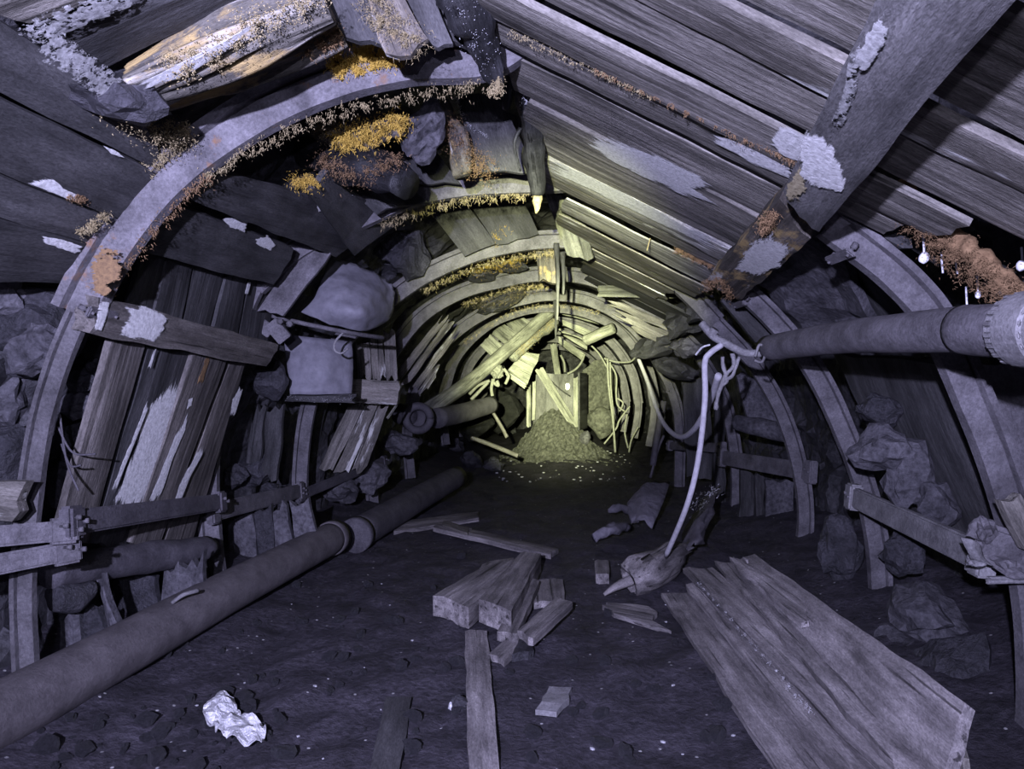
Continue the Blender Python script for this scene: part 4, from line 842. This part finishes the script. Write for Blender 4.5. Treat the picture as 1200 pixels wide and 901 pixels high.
st = lump('black_stone', 'small black stone with a shiny tip beside the narrow plank', 'stone', onfloor(538, 832, .03), (.06, .05, .045), 'coal')
lump('shiny_tip', None, None, onfloor(528, 835, .03), (.02, .015, .02), 'chip', parent=st)
# crumpled foil
fg = []
cf = onfloor(275, 858, .05)
root = thing('crumpled_foil', 'crumpled silver foil scrap on the floor below the big pipe', 'foil', (cf.x, cf.y, cf.z-.05))
for cx_, cy_, w_, h_, sd in ((258, 846, 25, 19, 1), (286, 868, 32, 17, 5), (268, 858, 20, 16, 9)):
    G = []
    for i in range(6):
        r = []
        for j in range(6):
            u, v_ = (j/5-.5)*2, (i/5-.5)*2; k = 1-.25*abs(u*v_)
            p = onfloor(cx_+u*w_*k*(.85+.3*nz((i, j, sd))), cy_+v_*h_*k, .035+.06*abs(nz((i*1.7, j*1.9, sd)))+.015*random.random()); r.append(p)
        G.append(r)
    sheet('foil_leaf', G, 'foil', .003, root, .04, 2, True)
# debris right of the middle
rg = sheet('torn_canvas', [[onfloor(745, 608, .3), onfloor(760, 604, .42), onfloor(785, 602, .4)], [onfloor(735, 615, .25), onfloor(755, 616, .34), onfloor(778, 617, .3)], [onfloor(740, 626, .12), onfloor(752, 630, .2), onfloor(765, 632, .15)]], 'rag', .02, None, .05, 4)
tag(rg, 'torn dusty canvas lump lying left of the hanging hose', 'canvas')
T('canvas_strip', 'twisted canvas strip reaching left from the torn canvas', 'strip', [onfloor(714, 612, .15), onfloor(732, 616, .2), onfloor(745, 626, .15)], [.035, .05, .03], 'rag', rough=.5, rs=14)
T('canvas_strip', 'flat twisted rag strip lowest by the torn canvas', 'strip', [onfloor(696, 640, .08), onfloor(715, 636, .12), onfloor(735, 628, .1)], [.04, .06, .04], 'rag', rough=.5, rs=14)
FQ('floor_block', 'small upright dusty block left of the stump', 'block', [(698, 672), (714, 672), (697, 656), (713, 655)], .1, 'wfloor', .08)
stp = thing('tree_stump', 'hollow broken log stump where the hanging hose ends', 'log', onfloor(755, 690, 0))
tube('body', [onfloor(738, 698, .1), onfloor(755, 692, .13), onfloor(785, 672, .14), onfloor(800, 660, .12)], [.12, .13, .11, .07], 'wfloor', stp, rough=.25, seg=30, bore=.72, ridge=True)
tube('root', [onfloor(740, 695, .1), onfloor(722, 698, .06), onfloor(708, 702, .03)], [.035, .025, .012], 'wfloor', stp, rough=.4)
FQ('floor_plank', 'broken flat board lying in front of the hollow stump', 'plank', [(712, 705), (722, 718), (752, 708), (786, 738)], .04, 'wfloor', .035, splinter=.08)
cr = sheet('plastic_wrap', [[onfloor(812, 650, .35), onfloor(825, 640, .45), onfloor(842, 632, .55)], [onfloor(800, 660, .2), onfloor(818, 655, .35), onfloor(836, 648, .42)], [onfloor(795, 668, .08), onfloor(812, 668, .2), onfloor(825, 665, .2)]], 'foil' if False else 'dpipe', .006, None, .09, 5)
tag(cr, 'shiny crumpled black plastic right of the hanging hose', 'plastic')
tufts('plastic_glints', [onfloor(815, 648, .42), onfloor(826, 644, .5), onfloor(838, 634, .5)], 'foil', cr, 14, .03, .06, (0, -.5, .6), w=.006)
# coal chips and stone crumbs
GC = 'black coal chips strewn on the trampled floor'; base = [rockmesh('coal_chip', (1, 1, 1), 8, .3, 2) for _ in range(5)]
for m_ in base: m_.materials.append(M['coal'])
GP = 'pale stone chips strewn on the trampled floor'; pb = rockmesh('stone_chip', (1, 1, .6), 8, .2, 1); pb.materials.append(M['chip'])
rr = random.Random(3)
def strew(me, name, label, cat, grp, px, py, s):
    p = onfloor(px, py, s*.32)
    if abs(p.x-axis(p.y)) > 2.2 or p.y > 17: return
    o = bpy.data.objects.new(name, me); COL.objects.link(o)
    o.location = p; o.scale = (s*rr.uniform(.7, 1.3), s*rr.uniform(.7, 1.3), s*rr.uniform(.6, 1.1)); o.rotation_euler = (0, 0, rr.uniform(0, 6)); tag(o, label, cat, grp)
for k in range(150):
    strew(rr.choice(base), 'coal_chip', 'small black coal chip on the trampled floor', 'coal chip', GC, rr.uniform(180, 880), rr.uniform(640, 895), rr.choice((.012, .02, .03, .045)))
for k in range(46): strew(rr.choice(base), 'coal_chip', 'small black coal chip on the trampled floor', 'coal chip', GC, rr.uniform(40, 330), 905-rr.uniform(0, 150)*0-rr.uniform(0, 90), rr.choice((.015, .02, .03, .045)))
for k in range(45):
    strew(pb, 'stone_chip', 'tiny pale stone chip on the trampled floor', 'stone chip', GP, rr.uniform(230, 880), rr.uniform(600, 890), rr.choice((.006, .008, .012)))
for k in range(110): strew(pb, 'stone_chip', 'tiny pale stone chip on the trampled floor', 'stone chip', GP, rr.uniform(570, 750), rr.uniform(526, 566), rr.choice((.015, .02, .03)))

# left bank in the distance
for i, (x, y, s, lab) in enumerate(((535, 520, .22, 'pale topped rock on the far left bank'), (553, 540, .26, 'round dark rock on the far left bank below the pale topped one'), (578, 545, .2, 'blocky dark rock right of the round one on the far bank'), (600, 500, .2, 'dim rock under the black opening'))):
    lump('bank_rock', lab, 'rock', onfloor(x, y+8, .12), (s, s, s*.8), 'coal' if i else 'shale', cuts=9, rough=.25)
T('pale_stick', 'straight pale stick lying on the far floor', 'stick', [P(553, 513, 11.5), P(580, 523, 11.2), P(607, 534, 11)], .035, 'wgrey', seg=8)
T('pale_stick', 'thin dim stick leaning on the bank above the straight one', 'stick', [P(577, 482, 12.5), P(586, 497, 12.2), P(594, 512, 12)], .03, 'wgrey', seg=8)

# ------------------------------------------------------------------ far end: braces, chute, cables
T('slanting_brace', 'long round brace slanting across the far left roof', 'brace', [P(480, 492, 11.3), P(540, 455, 12.2), P(592, 412, 13.2), P(646, 364, 14.2)], .12, 'wyel', seg=14, rough=.05)
yb = T('slanting_brace', 'yellow mouldy brace right below the long round brace', 'brace', [P(600, 418, 13.5), P(622, 398, 14), P(650, 377, 14.6)], .11, 'wyel', seg=12, rough=.2)
tufts('yellow_mould', [P(608, 412, 13.4), P(628, 393, 13.9), P(647, 378, 14.3)], 'tan', yb, 150, .05, .06, (0, -.5, -.5))
for i, p in enumerate(([(563, 405), (575, 392), (590, 430), (598, 412)], [(576, 391), (590, 379), (600, 410), (612, 396)], [(592, 378), (612, 371), (612, 398), (630, 382)])):
    Q('far_board', ['lowest far lagging board left of the slanting braces', 'middle far lagging board left of the slanting braces', 'highest far lagging board left of the slanting braces'][i], 'board', p, 15.4, 'wyel', .05, 'far lagging boards left of the braces')
for i, p in enumerate(([(655, 362), (700, 372), (658, 368), (702, 380)], [(658, 374), (694, 388), (660, 381), (692, 396)], [(655, 384), (690, 402), (656, 391), (688, 410)], [(655, 394), (686, 415), (655, 402), (684, 424)])):
    Q('far_board', ['highest far roof board right of the ridge stick', 'second far roof board right of the ridge stick', 'third far roof board right of the ridge stick', 'lowest far roof board right of the ridge stick'][i], 'board', (p[0], p[2], p[1], p[3]), 14.8+i*1.2, 'wyel', .06, 'far roof boards right of the ridge')
fp = T('far_cross_stub', 'mossy short plank hanging out on the right of the far roof', 'plank', [P(686, 399, 13.4), P(703, 391, 13.2), P(719, 384, 13)], .1, 'wyel', seg=8, rough=.1)
kn = thing('rope_knot', 'bundle of knotted rags on the end of the far left brace', 'rag bundle', P(583, 436, 12.9))
lump('knot', None, None, P(583, 436, 12.8), (.13, .13, .13), 'cable', parent=kn, rough=.3)
for q in ([(590, 432), (596, 440), (592, 450)], [(578, 444), (576, 455), (577, 464)], [(582, 446), (584, 452), (578, 448)], [(572, 448), (562, 458), (552, 468)], [(574, 446), (560, 452), (550, 462)]):
    tube('strand', [P(x, y, 12.75) for x, y in q], .03, 'cable', kn, seg=7, rough=.3)
bx = thing('square_panel', 'pale square panel with a cut edge leaning above the black opening', 'panel', P(612, 440, 13.8))
board('face', None, None, [P(596, 433, 13.6), P(614, 412, 13.8), P(618, 450, 13.6), P(633, 415, 13.9)], 'wyel', .06, parent=bx); board('edge_strip', None, None, [P(593, 434, 13.5), P(593, 440, 13.5), P(617, 450, 13.5), P(615, 456, 13.5)], 'wyel', .08, parent=bx)
# chute
ch = thing('wooden_chute', 'pale wooden chute box at the end of the passage with two posts', 'chute', P(650, 505, 16.3))
board('back_panel', None, None, [P(628, 438, 16.6), P(672, 438, 16.6), P(624, 512, 16.4), P(676, 512, 16.4)], 'wdust', .05, parent=ch)
board('post', None, None, [P(617, 447, 16.0), P(622, 447, 16.0), P(617, 500, 15.9), P(622, 500, 15.9)], 'wyel', .1, parent=ch)
board('post', None, None, [P(624, 447, 16.1), P(628, 447, 16.1), P(623, 492, 16.0), P(627, 492, 16.0)], 'wyel', .1, parent=ch)
board('post', None, None, [P(672, 444, 16.0), P(677, 440, 16.0), P(672, 500, 15.8), P(677, 502, 15.8)], 'wyel', .1, parent=ch)
pn = box('side_panel', P(683, 470, 16.1), V((.3, 1, 0)), V((1, -.3, 0)), (.9, 1.25, .04), 'wblack', ch); pn['label'] = 'black side panel'
rl = lump('reflector', None, None, P(665, 453, 16.2), (.075, .03, .09), 'white', parent=ch, rough=.25, cuts=3); rl['label'] = 'white reflector'
Q('chute_brace', 'pale plank slanting across the front of the wooden chute', 'plank', [(627, 434), (636, 430), (668, 500), (679, 500)], 15.7, 'wyel', .07)
T('chute_rod', 'thin dark rod slanting behind the chute plank', 'rod', [P(640, 440, 15.9), P(655, 455, 15.9), P(668, 464, 15.9)], .014, 'wblack', seg=6)
T('chute_rod', 'second thin dark rod, steeper, behind the chute plank', 'rod', [P(640, 441, 15.95), P(650, 458, 15.9), P(661, 472, 15.9)], .014, 'wblack', seg=6)
vs = []; fs = []; mc = P(650, 500, 16.2); n_ = 90
for i in range(n_+1):
    for j in range(n_+1):
        u, v_ = -1.35+2.7*i/n_, -2.2+2.9*j/n_; x = mc.x+u; Y = mc.y+v_
        h = .86*math.exp(-(abs(u)/.72)**2.4-(max(-v_, v_*2)/1.15)**2)+.08*noise.fractal(V((u*6, v_*6, 2)), .6, 2, 6)
        vs.append((u, v_, FZ(x, Y)-mc.z+h-.05))
for i in range(n_):
    for j in range(n_): fs.append((i*(n_+1)+j, i*(n_+1)+j+1, (i+1)*(n_+1)+j+1, (i+1)*(n_+1)+j))
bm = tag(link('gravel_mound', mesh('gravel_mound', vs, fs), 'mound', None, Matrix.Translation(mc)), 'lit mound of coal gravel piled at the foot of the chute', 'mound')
lump('mound_block', 'pale block at the right foot of the chute', 'block', P(686, 513, 15.3), (.13, .12, .16), 'shale')
Q('far_prop', 'upright pale prop in the dark triangle above the chute', 'prop', [(645, 404), (652, 402), (662, 524), (669, 524)], 19.5, 'wyel', .1)
T('far_prop', 'thin crooked twig beside the upright pale prop', 'twig', [P(657, 416, 19), P(661, 425, 19), P(662, 436, 19)], .03, 'cable', seg=6)
T('far_cable', 'cable curving from the roof into the dark above the chute', 'cable', [P(685, 415, 16.5), P(681, 425, 16.4), P(674, 433, 16.3), P(665, 438, 16.2)], .025, 'cable', seg=6)
GB = [('longest straight cable dangling on the far right wall', [(712, 420), (713, 450), (718, 490), (721, 530)]), ('second dangling cable, just right of the longest one', [(715, 424), (716, 455), (719, 488), (719, 505)]), ('cable hanging in a wavy line right of the chute', [(714, 425), (722, 440), (722, 462), (724, 475), (732, 482)]),
      ('loose cable end bent toward the mound', [(738, 476), (726, 492), (722, 502), (708, 520)]), ('short cable twig poking left among the dangling cables', [(722, 466), (730, 472), (726, 482)]), ('cable drooping along the fifth arch on the right', [(708, 420), (722, 424), (738, 424), (745, 418)]), ('pale cable from the ridge down the right far roof', [(655, 388), (680, 396), (700, 412), (712, 432)]),
      ('thin cable dangling under the fifth arch foot', [(735, 485), (732, 505), (736, 525)]), ('crooked root like cable at the foot of the far right wall', [(748, 500), (740, 515), (737, 530)])]
GB = list(GB)
for i, (lab, p) in enumerate(GB): T('dangling_cable', lab, 'cable', [P(x, y, 14.2+.12*i) for x, y in p], .018 if i else .022, 'cable', 'dangling cables on the far right wall', seg=7)
T('slag_tangle', 'tangle of frayed wire hanging beside the fifth arch', 'wire', [P(762, 386, 9.0), P(766, 392, 9.0), P(763, 396, 9.0), P(772, 398, 9.0)], .02, 'cable', seg=6)
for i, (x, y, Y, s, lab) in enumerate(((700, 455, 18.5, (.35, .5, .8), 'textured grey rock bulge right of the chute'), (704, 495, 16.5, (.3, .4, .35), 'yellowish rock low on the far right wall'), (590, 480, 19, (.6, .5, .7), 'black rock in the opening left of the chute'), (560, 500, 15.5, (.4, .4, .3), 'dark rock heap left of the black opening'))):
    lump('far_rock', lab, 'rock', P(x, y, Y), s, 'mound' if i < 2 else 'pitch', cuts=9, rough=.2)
for i, (p, lab) in enumerate((([(765, 545), (772, 500), (778, 470)], 'pipe stub standing by the foot of the fifth right leg'), ([(762, 560), (770, 530), (778, 510)], 'thin rod leaning by the foot of the fifth right leg'))):
    T('floor_rod', lab, 'rod', [P(x, y, 10.9) for x, y in p], .05 if i == 0 else .02, 'dpipe', seg=8)
